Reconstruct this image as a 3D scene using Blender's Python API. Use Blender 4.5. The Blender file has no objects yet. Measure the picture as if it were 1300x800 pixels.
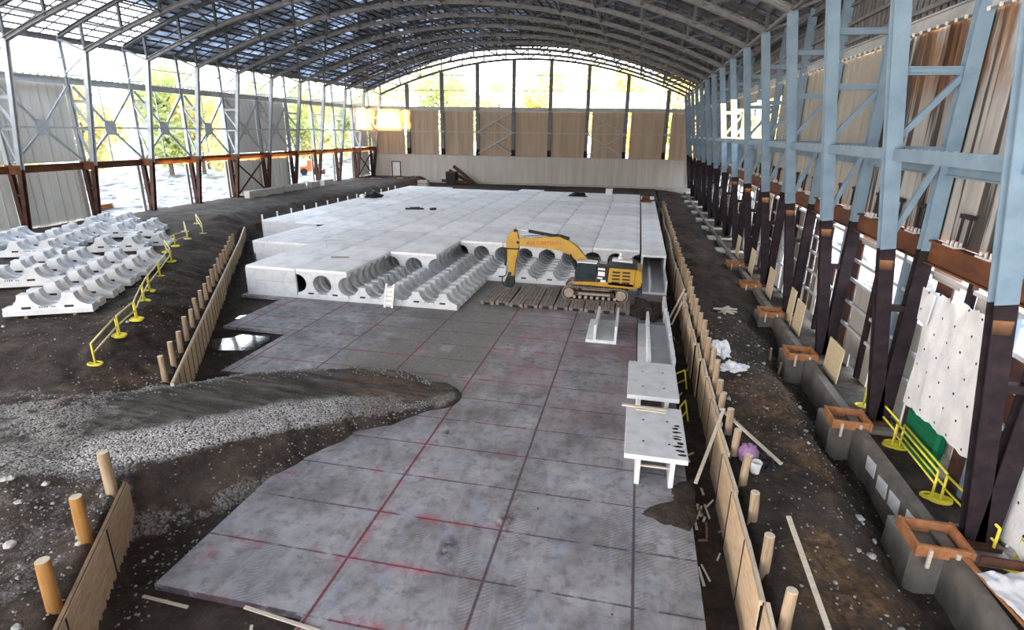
import bpy, math, random
from mathutils import Vector, Matrix, noise
R = random.Random(7)
SC = bpy.context.scene
COL = SC.collection
PI = math.pi
ROOF_Y0=-30.; SKY=3.3; SUN_E=42.; SUN_DIR=(-.76,.65,.006); EXPO=1.42

# ------------------------------------------------------------------ mesh helper
class MB:
    def __init__(s): s.v = []; s.f = []
    def add(s, vs, fs):
        n = len(s.v); s.v += [tuple(p) for p in vs]; s.f += [[i + n for i in f] for f in fs]; return s
    def hexa(s, p):
        return s.add(p, [(0,3,2,1),(4,5,6,7),(0,1,5,4),(1,2,6,5),(2,3,7,6),(3,0,4,7)])
    def box(s, x0, x1, y0, y1, z0, z1):
        return s.hexa([(x0,y0,z0),(x1,y0,z0),(x1,y1,z0),(x0,y1,z0),(x0,y0,z1),(x1,y0,z1),(x1,y1,z1),(x0,y1,z1)])
    def bbox(s, x0, x1, y0, y1, z0, z1, c=.03):
        # box with chamfered top and vertical edges
        def ring(i, z): 
            return [(x0+i,y0,z),(x1-i,y0,z),(x1,y0+i,z),(x1,y1-i,z),(x1-i,y1,z),(x0+i,y1,z),(x0,y1-i,z),(x0,y0+i,z)]
        def inn(z): 
            d=c; return [(x0+d+d*.4,y0+d,z),(x1-d-d*.4,y0+d,z),(x1-d,y0+d+d*.4,z),(x1-d,y1-d-d*.4,z),(x1-d-d*.4,y1-d,z),(x0+d+d*.4,y1-d,z),(x0+d,y1-d-d*.4,z),(x0+d,y0+d+d*.4,z)]
        vs = ring(c,z0)+ring(c,z1-c)+inn(z1)
        fs = [tuple(range(7,-1,-1)), tuple(range(16,24))]
        for a in (0,8):
            for i in range(8):
                j=(i+1)%8; fs.append((a+i,a+j,a+8+j,a+8+i))
        return s.add(vs, fs)
    def frame(s, p, q, up=(0,0,1)):
        p=Vector(p); q=Vector(q); d=(q-p).normalized(); u=Vector(up)
        if abs(d.dot(u))>.98: u=Vector((0,1,0))
        r=d.cross(u).normalized(); u=r.cross(d).normalized(); return p,q,r,u
    def beam(s, p, q, w, h, up=(0,0,1)):
        p,q,r,u = s.frame(p,q,up); a=r*w/2; b=u*h/2
        return s.hexa([p-a-b,p+a-b,p+a+b,p-a+b,q-a-b,q+a-b,q+a+b,q-a+b])
    def ibeam(s, p, q, w, h, t=.05, up=(0,0,1)):
        # flanges across r (width w), separated along u (height h)
        p,q,r,u = s.frame(p,q,up)
        for k in (-1,1):
            o=u*(h/2-t/2)*k; a=r*w/2; b=u*t/2
            s.hexa([p+o-a-b,p+o+a-b,p+o+a+b,p+o-a+b,q+o-a-b,q+o+a-b,q+o+a+b,q+o-a+b])
        a=r*t/2; b=u*(h/2-t)
        return s.hexa([p-a-b,p+a-b,p+a+b,p-a+b,q-a-b,q+a-b,q+a+b,q-a+b])
    def tube(s, pts, r, n=8, cap=True):
        pts=[Vector(p) for p in pts]; base=len(s.v); u=None
        rs = r if isinstance(r,(list,tuple)) else [r]*len(pts)
        for i,p in enumerate(pts):
            d=((pts[min(i+1,len(pts)-1)]-pts[max(i-1,0)])).normalized()
            if u is None:
                u=Vector((0,0,1)) if abs(d.z)<.9 else Vector((1,0,0))
            u=(u-d*u.dot(d)).normalized(); w=d.cross(u)
            for k in range(n):
                a=2*PI*k/n; s.v.append(tuple(p+(u*math.cos(a)+w*math.sin(a))*rs[i]))
        for i in range(len(pts)-1):
            for k in range(n):
                a=base+i*n+k; b=base+i*n+(k+1)%n
                s.f.append([a,b,b+n,a+n])
        if cap:
            s.f.append([base+k for k in range(n)][::-1]); s.f.append([base+(len(pts)-1)*n+k for k in range(n)])
        return s
    def prism(s, poly, a, b, fn):
        # poly: 2D list, extruded from a to b; fn(u,v,t)->xyz
        n=len(poly); vs=[fn(u,v,a) for u,v in poly]+[fn(u,v,b) for u,v in poly]
        fs=[list(range(n))[::-1], list(range(n,2*n))]+[[i,(i+1)%n,n+(i+1)%n,n+i] for i in range(n)]
        return s.add(vs,fs)
    def lathe(s, prof, n=16, c=(0,0,0), axis='z'):
        base=len(s.v)
        for r,z in prof:
            for k in range(n):
                a=2*PI*k/n; x,y=r*math.cos(a),r*math.sin(a)
                p={'z':(x,y,z),'y':(x,z,y),'x':(z,x,y)}[axis]
                s.v.append((c[0]+p[0],c[1]+p[1],c[2]+p[2]))
        for i in range(len(prof)-1):
            for k in range(n):
                a=base+i*n+k;b=base+i*n+(k+1)%n; s.f.append([a,b,b+n,a+n])
        s.f.append([base+k for k in range(n)][::-1]); s.f.append([base+(len(prof)-1)*n+k for k in range(n)])
        return s
    def rock(s, c, r, rnd, sub=1):
        vs,fs = ICO[sub]; off=Vector((rnd.random()*50,rnd.random()*50,rnd.random()*50))
        sx,sy,sz = r*rnd.uniform(.7,1.3), r*rnd.uniform(.7,1.3), r*rnd.uniform(.5,.85); ang=rnd.random()*6.3; ca,sa=math.cos(ang),math.sin(ang)
        o=[]
        for v in vs:
            k=1+.45*noise.noise(v*1.3+off); x,y,z=v.x*k*sx,v.y*k*sy,v.z*k*sz
            o.append((c[0]+x*ca-y*sa,c[1]+x*sa+y*ca,c[2]+z))
        return s.add(o,fs)
    def mesh(s, name, m, smooth=False):
        me=bpy.data.meshes.new(name); me.from_pydata(s.v,[],s.f)
        import bmesh
        b=bmesh.new(); b.from_mesh(me); bmesh.ops.recalc_face_normals(b,faces=b.faces); b.to_mesh(me); b.free()
        if smooth:
            me.polygons.foreach_set('use_smooth',[True]*len(me.polygons))
        me.materials.append(m); me.update(); return me
    def build(s, name, m, parent=None, loc=(0,0,0), rz=0, smooth=False):
        o=bpy.data.objects.new(name, s.mesh(name,m,smooth)); COL.objects.link(o)
        o.location=loc; o.rotation_euler=(0,0,rz)
        if parent: o.parent=parent
        return o
def _ico():
    import bmesh
    out=[]
    for sub in (1,2,3,4):
        b=bmesh.new(); bmesh.ops.create_icosphere(b,subdivisions=sub,radius=1)
        b.verts.ensure_lookup_table()
        out.append(([v.co.copy() for v in b.verts],[[v.index for v in f.verts] for f in b.faces])); b.free()
    return out
ICO=_ico()
def tag(o,label,cat,group=None,kind=None):
    if label: o['label']=label
    if cat: o['category']=cat
    if group: o['group']=group
    if kind: o['kind']=kind
    return o
def thing(name,label,cat,loc=(0,0,0),rz=0,group=None):
    o=bpy.data.objects.new(name,None); COL.objects.link(o); o.empty_display_size=.3
    o.location=loc; o.rotation_euler=(0,0,rz); return tag(o,label,cat,group)
def struct(o): o['kind']='structure'; return o
def dup(root,loc=None,rz=None,label=None,group=None):
    r=root.copy(); COL.objects.link(r)
    if loc is not None: r.location=loc
    if rz is not None: r.rotation_euler=(0,0,rz)
    if label: r['label']=label
    if group: r['group']=group
    for ch in list(root.children):
        c=ch.copy(); COL.objects.link(c); c.parent=r
        for g in list(ch.children):
            d=g.copy(); COL.objects.link(d); d.parent=c
    return r
ORD=['first','second','third','fourth','fifth','sixth','seventh','eighth','ninth','tenth','eleventh','twelfth','thirteenth','fourteenth','fifteenth','sixteenth','seventeenth','eighteenth','nineteenth','twentieth']
TENS={20:'twent',30:'thirt',40:'fort',50:'fift',60:'sixt'}
def ordn(i):
    if i<20: return ORD[i]
    n=i+1; t=n//10*10
    return TENS[t]+'ieth' if n%10==0 else TENS[t]+'y-'+ORD[n%10-1]

# ------------------------------------------------------------------ materials
class G:
    def __init__(s,name):
        s.m=bpy.data.materials.new(name); s.m.use_nodes=True; s.t=s.m.node_tree; s.t.nodes.clear()
        s.out=s.n('ShaderNodeOutputMaterial'); s.b=s.n('ShaderNodeBsdfPrincipled'); s.t.links.new(s.b.outputs[0],s.out.inputs[0])
        s.tc=s.n('ShaderNodeTexCoord')
    def n(s,k,**kw):
        x=s.t.nodes.new(k)
        for a,b in kw.items(): setattr(x,a,b)
        return x
    def set(s,sock,v):
        if isinstance(v,bpy.types.NodeSocket): s.t.links.new(v,sock)
        elif isinstance(v,(tuple,list)) and len(v)==3 and sock.type=='RGBA': sock.default_value=(*v,1)
        else: sock.default_value=v
    def math(s,op,a,b=0.,clamp=False):
        x=s.n('ShaderNodeMath',operation=op,use_clamp=clamp); s.set(x.inputs[0],a); s.set(x.inputs[1],b); return x.outputs[0]
    def coord(s,scale=(1,1,1),which='Object',rot=(0,0,0)):
        x=s.n('ShaderNodeMapping'); s.t.links.new(s.tc.outputs[which],x.inputs[0]); x.inputs['Scale'].default_value=scale; x.inputs['Rotation'].default_value=rot; return x.outputs[0]
    def noise(s,vec,scale,detail=5,rough=.6,dist=0):
        x=s.n('ShaderNodeTexNoise'); s.t.links.new(vec,x.inputs['Vector']); x.inputs['Scale'].default_value=scale; x.inputs['Detail'].default_value=detail; x.inputs['Roughness'].default_value=rough; x.inputs['Distortion'].default_value=dist; return x.outputs[0]
    def voro(s,vec,scale,feature='F1',out=0):
        x=s.n('ShaderNodeTexVoronoi',feature=feature); s.t.links.new(vec,x.inputs['Vector']); x.inputs['Scale'].default_value=scale; return x.outputs[out]
    def ramp(s,fac,stops):
        x=s.n('ShaderNodeValToRGB'); s.set(x.inputs[0],fac); e=x.color_ramp.elements
        e[0].position,e[0].color=stops[0][0],(*stops[0][1],1); e[1].position,e[1].color=stops[-1][0],(*stops[-1][1],1)
        for p,c in stops[1:-1]:
            k=e.new(p); k.color=(*c,1)
        return x.outputs[0]
    def step(s,v,a,b):
        x=s.n('ShaderNodeMapRange',interpolation_type='SMOOTHSTEP'); s.set(x.inputs[0],v); x.inputs[1].default_value=a; x.inputs[2].default_value=b; return x.outputs[0]
    def mix(s,f,a,b,mode='MIX'):
        x=s.n('ShaderNodeMix',data_type='RGBA',blend_type=mode); s.set(x.inputs[0],f); s.set(x.inputs[6],a); s.set(x.inputs[7],b); return x.outputs[2]
    def xyz(s,vec):
        x=s.n('ShaderNodeSeparateXYZ'); s.t.links.new(vec,x.inputs[0]); return x.outputs
    def attr(s,name):
        return s.n('ShaderNodeAttribute',attribute_name=name).outputs['Fac']
    def rnd(s): return s.n('ShaderNodeObjectInfo').outputs['Random']
    def fin(s,col,rough=.8,bump=None,bs=.5,bd=.05,metal=0,spec=.3):
        s.set(s.b.inputs['Base Color'],col); s.set(s.b.inputs['Roughness'],rough); s.b.inputs['Metallic'].default_value=metal; s.b.inputs['Specular IOR Level'].default_value=spec
        if bump is not None:
            x=s.n('ShaderNodeBump'); x.inputs['Strength'].default_value=bs; x.inputs['Distance'].default_value=bd; s.set(x.inputs['Height'],bump); s.t.links.new(x.outputs[0],s.b.inputs['Normal'])
        return s.m
def mat(name,stops,scale=3,rough=.8,bump=.3,stretch=(1,1,1),metal=0,vary=0,detail=6,spec=.3,bd=.03):
    g=G(name); v=g.coord(stretch); f=g.noise(v,scale,detail); c=g.ramp(f,stops)
    if vary:
        k=g.math('ADD',g.math('MULTIPLY',g.rnd(),vary),1-vary/2)
        x=g.n('ShaderNodeHueSaturation'); g.set(x.inputs['Value'],k); g.set(x.inputs['Color'],c); c=x.outputs[0]
    return g.fin(c,rough,f if bump else None,bump,bd,metal,spec)
def two(c,k=.75,lo=.3,hi=.7): return [(lo,tuple(x*k for x in c)),(hi,c)]

M={}
M['precast']=mat('precast_concrete',[(.25,(.46,.475,.495)),(.5,(.60,.615,.635)),(.8,(.67,.68,.70))],1.6,.75,.15,vary=.10)
M['deck']=mat('deck_concrete',[(.3,(.66,.67,.69)),(.5,(.84,.85,.865)),(.75,(.92,.925,.93))],.7,.7,.1,stretch=(1,.6,1),vary=.22)
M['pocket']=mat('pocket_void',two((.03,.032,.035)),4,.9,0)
M['steel_blue']=mat('blue_grey_steel',[(.3,(.13,.195,.265)),(.7,(.185,.265,.345))],1.2,.55,.05,vary=.06)
M['steel_grey']=mat('grey_steel',[(.3,(.33,.35,.37)),(.7,(.46,.48,.50))],1.2,.55,.05,vary=.08)
M['steel_dark']=mat('dark_painted_steel',[(.3,(.012,.009,.012)),(.7,(.030,.021,.025))],2,.75,.1,vary=.1,spec=.12)
M['rust']=mat('rusted_steel',[(.3,(.06,.024,.012)),(.55,(.13,.048,.02)),(.8,(.21,.08,.03))],1.5,.75,.2,stretch=(1,.3,1))
M['rust_dark']=mat('dark_rusted_steel',[(.3,(.035,.018,.014)),(.7,(.10,.042,.028))],2,.7,.2)
M['truss_dark']=mat('truss_web_steel',[(.3,(.05,.05,.055)),(.7,(.10,.10,.105))],1.5,.6,.05,vary=.1)
M['truss']=mat('truss_steel',[(.3,(.105,.105,.112)),(.7,(.19,.19,.198))],1.5,.6,.05,vary=.1)
M['purlin']=mat('purlin_steel',[(.3,(.035,.036,.042)),(.7,(.065,.066,.075))],2,.7,0)
def roof_mat():
    g=G('weathered_roof_sheet'); P=g.coord(); X,Y,Z=g.xyz(P); f=g.noise(g.coord((1,.45,.3)),.5,4); c=g.ramp(f,[(.3,(.08,.085,.10)),(.5,(.17,.18,.21)),(.7,(.27,.28,.32))]); g.fin(c,.8)
    tr=g.n('ShaderNodeBsdfTranslucent'); tr.inputs[0].default_value=(.80,.88,1,1); mx=g.n('ShaderNodeMixShader')
    k=g.math('MULTIPLY',g.step(g.noise(g.coord((1,.5,1)),.33,3),.35,.7),g.math('SUBTRACT',1.,g.step(X,-45.,-5.))); g.set(mx.inputs[0],g.math('ADD',.02,g.math('MULTIPLY',k,.36)))
    g.t.links.new(g.b.outputs[0],mx.inputs[1]); g.t.links.new(tr.outputs[0],mx.inputs[2]); g.t.links.new(mx.outputs[0],g.out.inputs[0]); return g.m
M['roof']=roof_mat()
M['wood']=mat('formwork_plywood',[(.25,(.30,.205,.125)),(.5,(.46,.335,.215)),(.75,(.58,.45,.31))],2.2,.8,.2,stretch=(1,6,6),vary=.3)
M['wood_dark']=mat('weathered_lumber',[(.25,(.12,.08,.05)),(.7,(.27,.185,.12))],2.2,.85,.2,stretch=(1,6,6),vary=.2)
M['wood_pale']=mat('pale_lumber',[(.25,(.42,.36,.29)),(.7,(.62,.56,.47))],3,.8,.2,stretch=(1,5,5),vary=.2)
M['wood_orange']=mat('fresh_orange_lumber',[(.25,(.22,.085,.032)),(.7,(.40,.18,.08))],3,.8,.2,vary=.2)
M['post']=mat('round_timber',[(.25,(.16,.11,.065)),(.5,(.28,.20,.13)),(.75,(.38,.30,.21))],2,.85,.2,stretch=(5,5,.6),vary=.3)
M['post_orange']=mat('orange_round_timber',[(.25,(.20,.09,.025)),(.75,(.34,.17,.05))],2,.85,.2,stretch=(5,5,.6),vary=.1)
M['cut_end']=mat('sawn_wood_end',[(.3,(.50,.42,.32)),(.7,(.68,.60,.48))],6,.85,.1)
M['yellow']=mat('safety_yellow_paint',[(.25,(.55,.46,.04)),(.7,(.78,.68,.06))],3,.5,.05)
M['pale_rail']=mat('faded_yellow_paint',[(.25,(.60,.53,.24)),(.7,(.76,.70,.38))],3,.6,.05)
M['cat']=mat('machine_yellow_paint',[(.25,(.33,.18,.006)),(.7,(.45,.255,.009))],1.5,.4,.03,spec=.5)
M['black']=mat('black_rubber',two((.018,.018,.02)),4,.6,.05)
M['glass']=mat('dark_cab_glass',[(.4,(.008,.018,.022)),(.7,(.02,.04,.045))],1.5,.12,0,spec=.6)
M['track']=mat('muddy_track_steel',[(.25,(.20,.16,.125)),(.7,(.40,.34,.28))],5,.85,.4)
M['trackdark']=mat('dark_track_steel',two((.06,.045,.035)),5,.85,.4)  # darker brown steel for the track loop and frame
M['silver']=mat('bright_metal',[(.3,(.5,.52,.54)),(.7,(.72,.74,.76))],3,.4,0)
M['white']=mat('white_paint',[(.3,(.66,.66,.67)),(.7,(.80,.80,.81))],3,.6,0)
M['red']=mat('red_lettering',two((.48,.07,.02)),4,.6,0)
M['matwood']=mat('muddy_mat_timber',[(.2,(.11,.092,.078)),(.5,(.22,.19,.165)),(.8,(.32,.285,.25))],1.6,.9,.4,stretch=(6,.7,6),vary=.25)
M['ply']=mat('plywood_sheet',[(.25,(.44,.35,.21)),(.7,(.58,.48,.32))],1.5,.8,.1,stretch=(1,1,4),vary=.15)
M['green']=mat('green_plastic',two((.0,.14,.065)),3,.5,0)
M['purple']=mat('purple_plastic',two((.30,.16,.33)),3,.6,.3)
M['pebble']=mat('grey_pebble',[(.25,(.14,.135,.13)),(.7,(.34,.33,.32))],9,.9,.3)
M['rockm']=mat('pale_stone',[(.25,(.22,.21,.20)),(.7,(.46,.45,.43))],5,.9,.4,vary=.35)
M['wood_board']=mat('plank_formwork',[(.25,(.20,.13,.085)),(.5,(.33,.235,.155)),(.75,(.44,.33,.23))],2.2,.8,.2,stretch=(1,6,6),vary=.2)
M['conc_old']=mat('weathered_concrete',[(.25,(.075,.066,.058)),(.5,(.14,.125,.11)),(.8,(.22,.20,.175))],1.1,.9,.3,stretch=(1,1,.7))
M['conc_pale']=mat('pale_footing_concrete',[(.25,(.34,.32,.29)),(.7,(.52,.50,.46))],1.3,.9,.3,vary=.2)
M['bolt']=mat('bright_bolt_head',two((.62,.62,.62)),4,.4,0)
M['bark']=mat('tree_bark',two((.14,.10,.07)),5,.9,.3)
M['tarpblack']=mat('black_sheeting',two((.012,.012,.014)),4,.5,.4)
M['orange']=mat('orange_paint',two((.60,.16,.04)),4,.6,0)

def leaf_mat(name,c1,c2):
    g=G(name); f=g.noise(g.coord(),.9,4); c=g.ramp(f,[(.3,c1),(.7,c2)])
    g.fin(c,.7); g.b.inputs['Transmission Weight'].default_value=0
    tr=g.n('ShaderNodeBsdfTranslucent'); g.set(tr.inputs[0],c); mx=g.n('ShaderNodeMixShader'); mx.inputs[0].default_value=.5
    g.t.links.new(g.b.outputs[0],mx.inputs[1]); g.t.links.new(tr.outputs[0],mx.inputs[2]); g.t.links.new(mx.outputs[0],g.out.inputs[0]); return g.m
M['leaf_gold']=leaf_mat('golden_foliage',(.62,.55,.25),(.84,.78,.44))
M['leaf_green']=leaf_mat('green_foliage',(.42,.48,.2),(.64,.67,.34))
def frosted():
    g=G('frosted_sheet'); g.fin((.86,.88,.9),.6)
    tr=g.n('ShaderNodeBsdfTranslucent'); tr.inputs[0].default_value=(.93,.94,.95,1); mx=g.n('ShaderNodeMixShader'); mx.inputs[0].default_value=.9
    g.t.links.new(g.b.outputs[0],mx.inputs[1]); g.t.links.new(tr.outputs[0],mx.inputs[2]); g.t.links.new(mx.outputs[0],g.out.inputs[0]); return g.m
M['frosted']=frosted()

def wall_mat(name,cols,streak,dark=.5,rustamt=0,sx=.9,glow=0):
    # cladding: vertical streaks running down the sheets
    g=G(name); v=g.coord((sx,sx,.06)); f=g.noise(v,streak,6,.65); c=g.ramp(f,cols)
    w=g.noise(g.coord((1,1,1)),.5,5); c=g.mix(g.math('MULTIPLY',g.step(w,.45,.75),.35),c,tuple(x*dark for x in cols[-1][1]))
    if rustamt:
        r=g.step(g.noise(g.coord((.8,.8,.035)),1.9,5),.47,.54); c=g.mix(g.math('MULTIPLY',r,rustamt),c,(.030,.026,.025)); zz=g.xyz(g.coord())[2]; rz=g.math('MULTIPLY',g.step(zz,13.5,16.),g.step(g.noise(g.coord((.5,.5,.12)),1.3,4),.42,.55)); c=g.mix(g.math('MULTIPLY',rz,.85),c,g.ramp(g.noise(g.coord((1,1,.12)),2.5,4),[(.4,(.05,.02,.012)),(.65,(.26,.12,.04))])) 
    g.fin(c,.85,f,.2,.03)
    if glow:  # translucency added so the sheets look brighter from inside
        tr=g.n('ShaderNodeBsdfTranslucent'); g.set(tr.inputs[0],g.mix(.5,c,(.9,.88,.84))); mx=g.n('ShaderNodeMixShader'); mx.inputs[0].default_value=glow
        g.t.links.new(g.b.outputs[0],mx.inputs[1]); g.t.links.new(tr.outputs[0],mx.inputs[2]); g.t.links.new(mx.outputs[0],g.out.inputs[0])
    return g.m
M['clad_right']=wall_mat('streaked_cladding',[(.1,(.27,.258,.235)),(.5,(.34,.325,.295)),(.9,(.40,.385,.35))],1.1,.75)
M['clad_near']=wall_mat('water_stained_cladding',[(.3,(.22,.215,.21)),(.5,(.32,.315,.31)),(.7,(.42,.415,.41))],1.3,.7,.92)
M['clad_left']=wall_mat('grey_cladding',[(.2,(.46,.445,.42)),(.5,(.58,.565,.54)),(.8,(.66,.645,.62))],1.2,.7,glow=.2)
M['clad_back']=wall_mat('brown_grey_cladding',[(.25,(.30,.22,.155)),(.5,(.43,.33,.245)),(.8,(.54,.43,.33))],1.0,.7,glow=.10)
M['conc_back']=wall_mat('stained_concrete_wall',[(.2,(.38,.36,.33)),(.5,(.50,.475,.44)),(.8,(.60,.575,.54))],1.3,.7)

def slab_mat():
    g=G('stained_slab_concrete'); P=g.coord(); X,Y,Z=g.xyz(P)
    a=g.noise(P,.35,6,.65); b=g.noise(P,2.2,7,.7); st=g.noise(g.coord((1,.25,1),rot=(0,0,.5)),1.1,6,.7,1.2)
    c=g.ramp(a,[(.32,(.13,.124,.134)),(.5,(.25,.242,.262)),(.66,(.38,.375,.405))])
    c=g.mix(g.math('MULTIPLY',g.step(b,.46,.66),.6),c,(.10,.096,.10)); wsh=g.noise(g.coord((1,.6,1),rot=(0,0,.9)),.9,7,.7,.8); c=g.mix(g.math('MULTIPLY',g.step(wsh,.5,.68),.38),c,(.40,.40,.425))
    c=g.mix(g.math('MULTIPLY',g.step(st,.5,.7),.5),c,(.33,.335,.37))
    blue=g.math('MULTIPLY',g.step(g.noise(P,.8,4),.54,.7),.5); c=g.mix(blue,c,(.27,.32,.41))
    # far part: plum tint of washed chalk; grey churned dust in the middle
    far=g.step(Y,19,31); pl=g.step(g.noise(P,.28,4),.40,.6); rx=g.step(X,-9.5,-5)
    c=g.mix(g.math('MULTIPLY',g.math('MULTIPLY',g.math('MULTIPLY',far,pl),rx),.62),c,(.22,.125,.15))
    dust=g.math('MULTIPLY',g.math('MULTIPLY',g.math('MULTIPLY',g.step(Y,22,27),g.step(X,-18.5,-14.)),g.math('SUBTRACT',1.,g.step(X,-9.,-6))),g.step(g.noise(P,.3,5),.3,.46))
    d2=g.ramp(g.noise(P,5,7,.75),[(.3,(.09,.083,.076)),(.7,(.235,.22,.205))]); c=g.mix(g.math('MULTIPLY',dust,.9),c,d2)
    # tyre marks: fine lug stripes inside curved bands
    wv=g.n('ShaderNodeTexWave',wave_type='BANDS'); g.t.links.new(g.coord((1,1,1),rot=(0,0,.95)),wv.inputs[0]); wv.inputs['Scale'].default_value=2.6; wv.inputs['Distortion'].default_value=2.5; wv.inputs['Detail'].default_value=2
    band=g.step(g.noise(g.coord((.55,.16,1),rot=(0,0,-.35)),1.3,2,.4,1.),.54,.60); c=g.mix(g.math('MULTIPLY',g.math('MULTIPLY',g.step(wv.outputs[1],.55,.75),band),.42),c,(.11,.10,.10))
    for px,py,rx,ry in ((-3.55,16.2,.42,1.3),(-5.1,14.4,.45,.9),(-7.4,21.6,.3,.5)):
        ex=g.math('DIVIDE',g.math('SUBTRACT',X,px),rx); ey=g.math('DIVIDE',g.math('SUBTRACT',Y,py),ry); ed=g.math('SQRT',g.math('ADD',g.math('MULTIPLY',ex,ex),g.math('MULTIPLY',ey,ey)))
        sm_=g.math('MULTIPLY',g.math('SUBTRACT',1.,g.step(ed,.25,1.)),g.step(g.noise(P,3.5,5,.7),.38,.6)); c=g.mix(g.math('MULTIPLY',sm_,.85),c,(.035,.032,.034))
    nz=g.noise(P,1.1,4); nf=g.noise(P,9,3)
    def dist(v,o,pitch):
        t=g.math('DIVIDE',g.math('SUBTRACT',v,o),pitch); t=g.math('SUBTRACT',t,g.math('ROUND',t)); return g.math('MULTIPLY',g.math('ABSOLUTE',t),pitch)
    wob=g.math('MULTIPLY',g.math('SUBTRACT',nf,.5),.05)
    dx=g.math('ADD',dist(X,-8.05,4.45),wob); dy=g.math('ADD',dist(Y,13.38,2.35),wob)
    dmin=g.math('MINIMUM',dx,dy)
    nl=g.noise(P,.24,2); mainx=g.math('SUBTRACT',1.,g.step(g.math('ABSOLUTE',g.math('ADD',X,8.05)),.05,.12)); near=g.math('SUBTRACT',1.,g.step(X,-6.,-2.)); redl=g.math('MAXIMUM',g.math('MULTIPLY',mainx,.95),g.math('MULTIPLY',g.step(nl,.44,.56),near)); spray=g.math('MULTIPLY',g.math('MULTIPLY',g.math('SUBTRACT',1.,g.step(dmin,.03,.42)),g.step(nz,.46,.66)),redl)
    c=g.mix(g.math('MULTIPLY',spray,.42),c,(.42,.06,.11))
    lx=g.math('SUBTRACT',1.,g.step(dx,.03,.065)); ly=g.math('MULTIPLY',g.math('SUBTRACT',1.,g.step(dy,.022,.05)),g.step(nz,.33,.5))
    lx=g.math('MULTIPLY',lx,g.math('MAXIMUM',g.step(X,-10.5,-10.),g.step(Y,23.,24.))); line=g.math('MAXIMUM',lx,ly); lc=g.mix(redl,(.05,.036,.044),(.115,.009,.024))
    c=g.mix(g.math('MULTIPLY',line,.85),c,lc)
    spots=g.math('MULTIPLY',g.math('SUBTRACT',1.,g.step(g.voro(P,1.15),.055,.08)),g.step(g.noise(P,.3,2),.53,.58)); c=g.mix(spots,c,(.015,.015,.018))
    return g.fin(c,g.math('ADD',g.math('MULTIPLY',b,.35),.45),b,.12,.02,spec=.35)
M['slab']=slab_mat()
def dirt_mat():
    g=G('dirt_and_gravel'); P=g.coord(); a=g.noise(P,.45,7,.7); b=g.noise(P,3.5,6,.75); f=g.noise(P,14,4,.7)
    c=g.ramp(a,[(.3,(.018,.014,.012)),(.5,(.047,.036,.030)),(.7,(.098,.075,.060))])
    c=g.mix(g.math('MULTIPLY',g.step(b,.45,.75),.5),c,(.11,.098,.088))
    road=g.ramp(g.noise(g.coord((.10,1,1),rot=(0,0,-.62)),2.0,6,.72),[(.32,(.03,.026,.025)),(.5,(.075,.067,.063)),(.75,(.19,.175,.165))]); c=g.mix(g.attr('road'),c,road)
    rs=g.noise(g.coord((.22,1,1),rot=(0,0,-.62)),1.1,5,.7); rust=g.math('MULTIPLY',g.attr('rust'),g.step(g.mix(g.attr('road'),g.noise(P,.5,5),rs),.42,.62)); rc=g.ramp(g.noise(P,4,6),[(.3,(.04,.021,.011)),(.7,(.22,.135,.075))]); c=g.mix(rust,c,rc)
    gv=g.voro(P,13.,out=1); gl=g.voro(P,13.); gx=g.n('ShaderNodeSeparateColor'); g.t.links.new(gv,gx.inputs[0])
    gc=g.ramp(gx.outputs[0],[(.0,(.28,.275,.275)),(.5,(.48,.475,.47)),(1.,(.72,.71,.70))]); gc=g.mix(g.step(gl,.5,.8),gc,(.05,.047,.045))
    gm=g.math('MULTIPLY',g.attr('gravel'),g.step(g.math('ADD',g.noise(P,1.2,5,.7),g.math('MULTIPLY',g.attr('gravel'),.35)),.5,.66)); c=g.mix(gm,c,gc)
    peb=g.math('SUBTRACT',1.,g.step(g.voro(P,4.2),.14,.24)); pc=g.n('ShaderNodeSeparateColor'); g.t.links.new(g.voro(P,4.2,out=1),pc.inputs[0]); ps=g.math('MULTIPLY',peb,g.step(pc.outputs[0],.74,.8)); ps=g.math('MULTIPLY',ps,g.step(g.noise(P,.6,4),.48,.64)); c=g.mix(g.math('MULTIPLY',ps,.6),c,(.18,.17,.16))
    out=g.attr('out'); oc=g.ramp(g.noise(g.coord((1,.5,1)),.5,7,.75),[(.36,(.05,.05,.055)),(.48,(.20,.20,.205)),(.6,(.48,.48,.485))]); c=g.mix(out,c,oc)
    h=g.math('ADD',g.math('MULTIPLY',b,.7),g.math('MULTIPLY',f,.3)); h=g.math('ADD',h,g.math('MULTIPLY',gm,g.math('SUBTRACT',.6,gl)))
    return g.fin(c,.92,h,.75,.12,spec=.15)
M['dirt']=dirt_mat()
def tarp_mat():
    g=G('white_insulated_sheeting'); P=g.coord(); a=g.noise(P,1.0,5); c=g.ramp(a,[(.3,(.60,.61,.64)),(.7,(.78,.79,.81))])
    X,Y,Z=g.xyz(P)
    def cell(v,p,o=0.):
        t=g.math('ADD',g.math('DIVIDE',v,p),o); return g.math('MULTIPLY',g.math('SUBTRACT',t,g.math('ROUND',t)),p)
    row=g.math('MULTIPLY',g.math('ROUND',g.math('DIVIDE',Z,.78)),.37); dy=cell(g.math('ADD',Y,g.math('MULTIPLY',g.math('SUBTRACT',g.noise(P,.5,1),.5),.5)),1.05,row); dz=cell(g.math('ADD',Z,0.),.78)
    dots=g.math('SUBTRACT',1.,g.step(g.math('SQRT',g.math('ADD',g.math('MULTIPLY',dy,dy),g.math('MULTIPLY',dz,dz))),.045,.06)); c=g.mix(dots,c,(.02,.02,.02))
    return g.fin(c,.6,g.noise(P,2.5,5),.5,.08)
M['tarp']=tarp_mat()
def water_mat():
    g=G('standing_water'); P=g.coord(); return g.fin((.02,.02,.022),.05,g.noise(P,2.2,4),.10,.02,spec=.8)
M['water']=water_mat()

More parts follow.
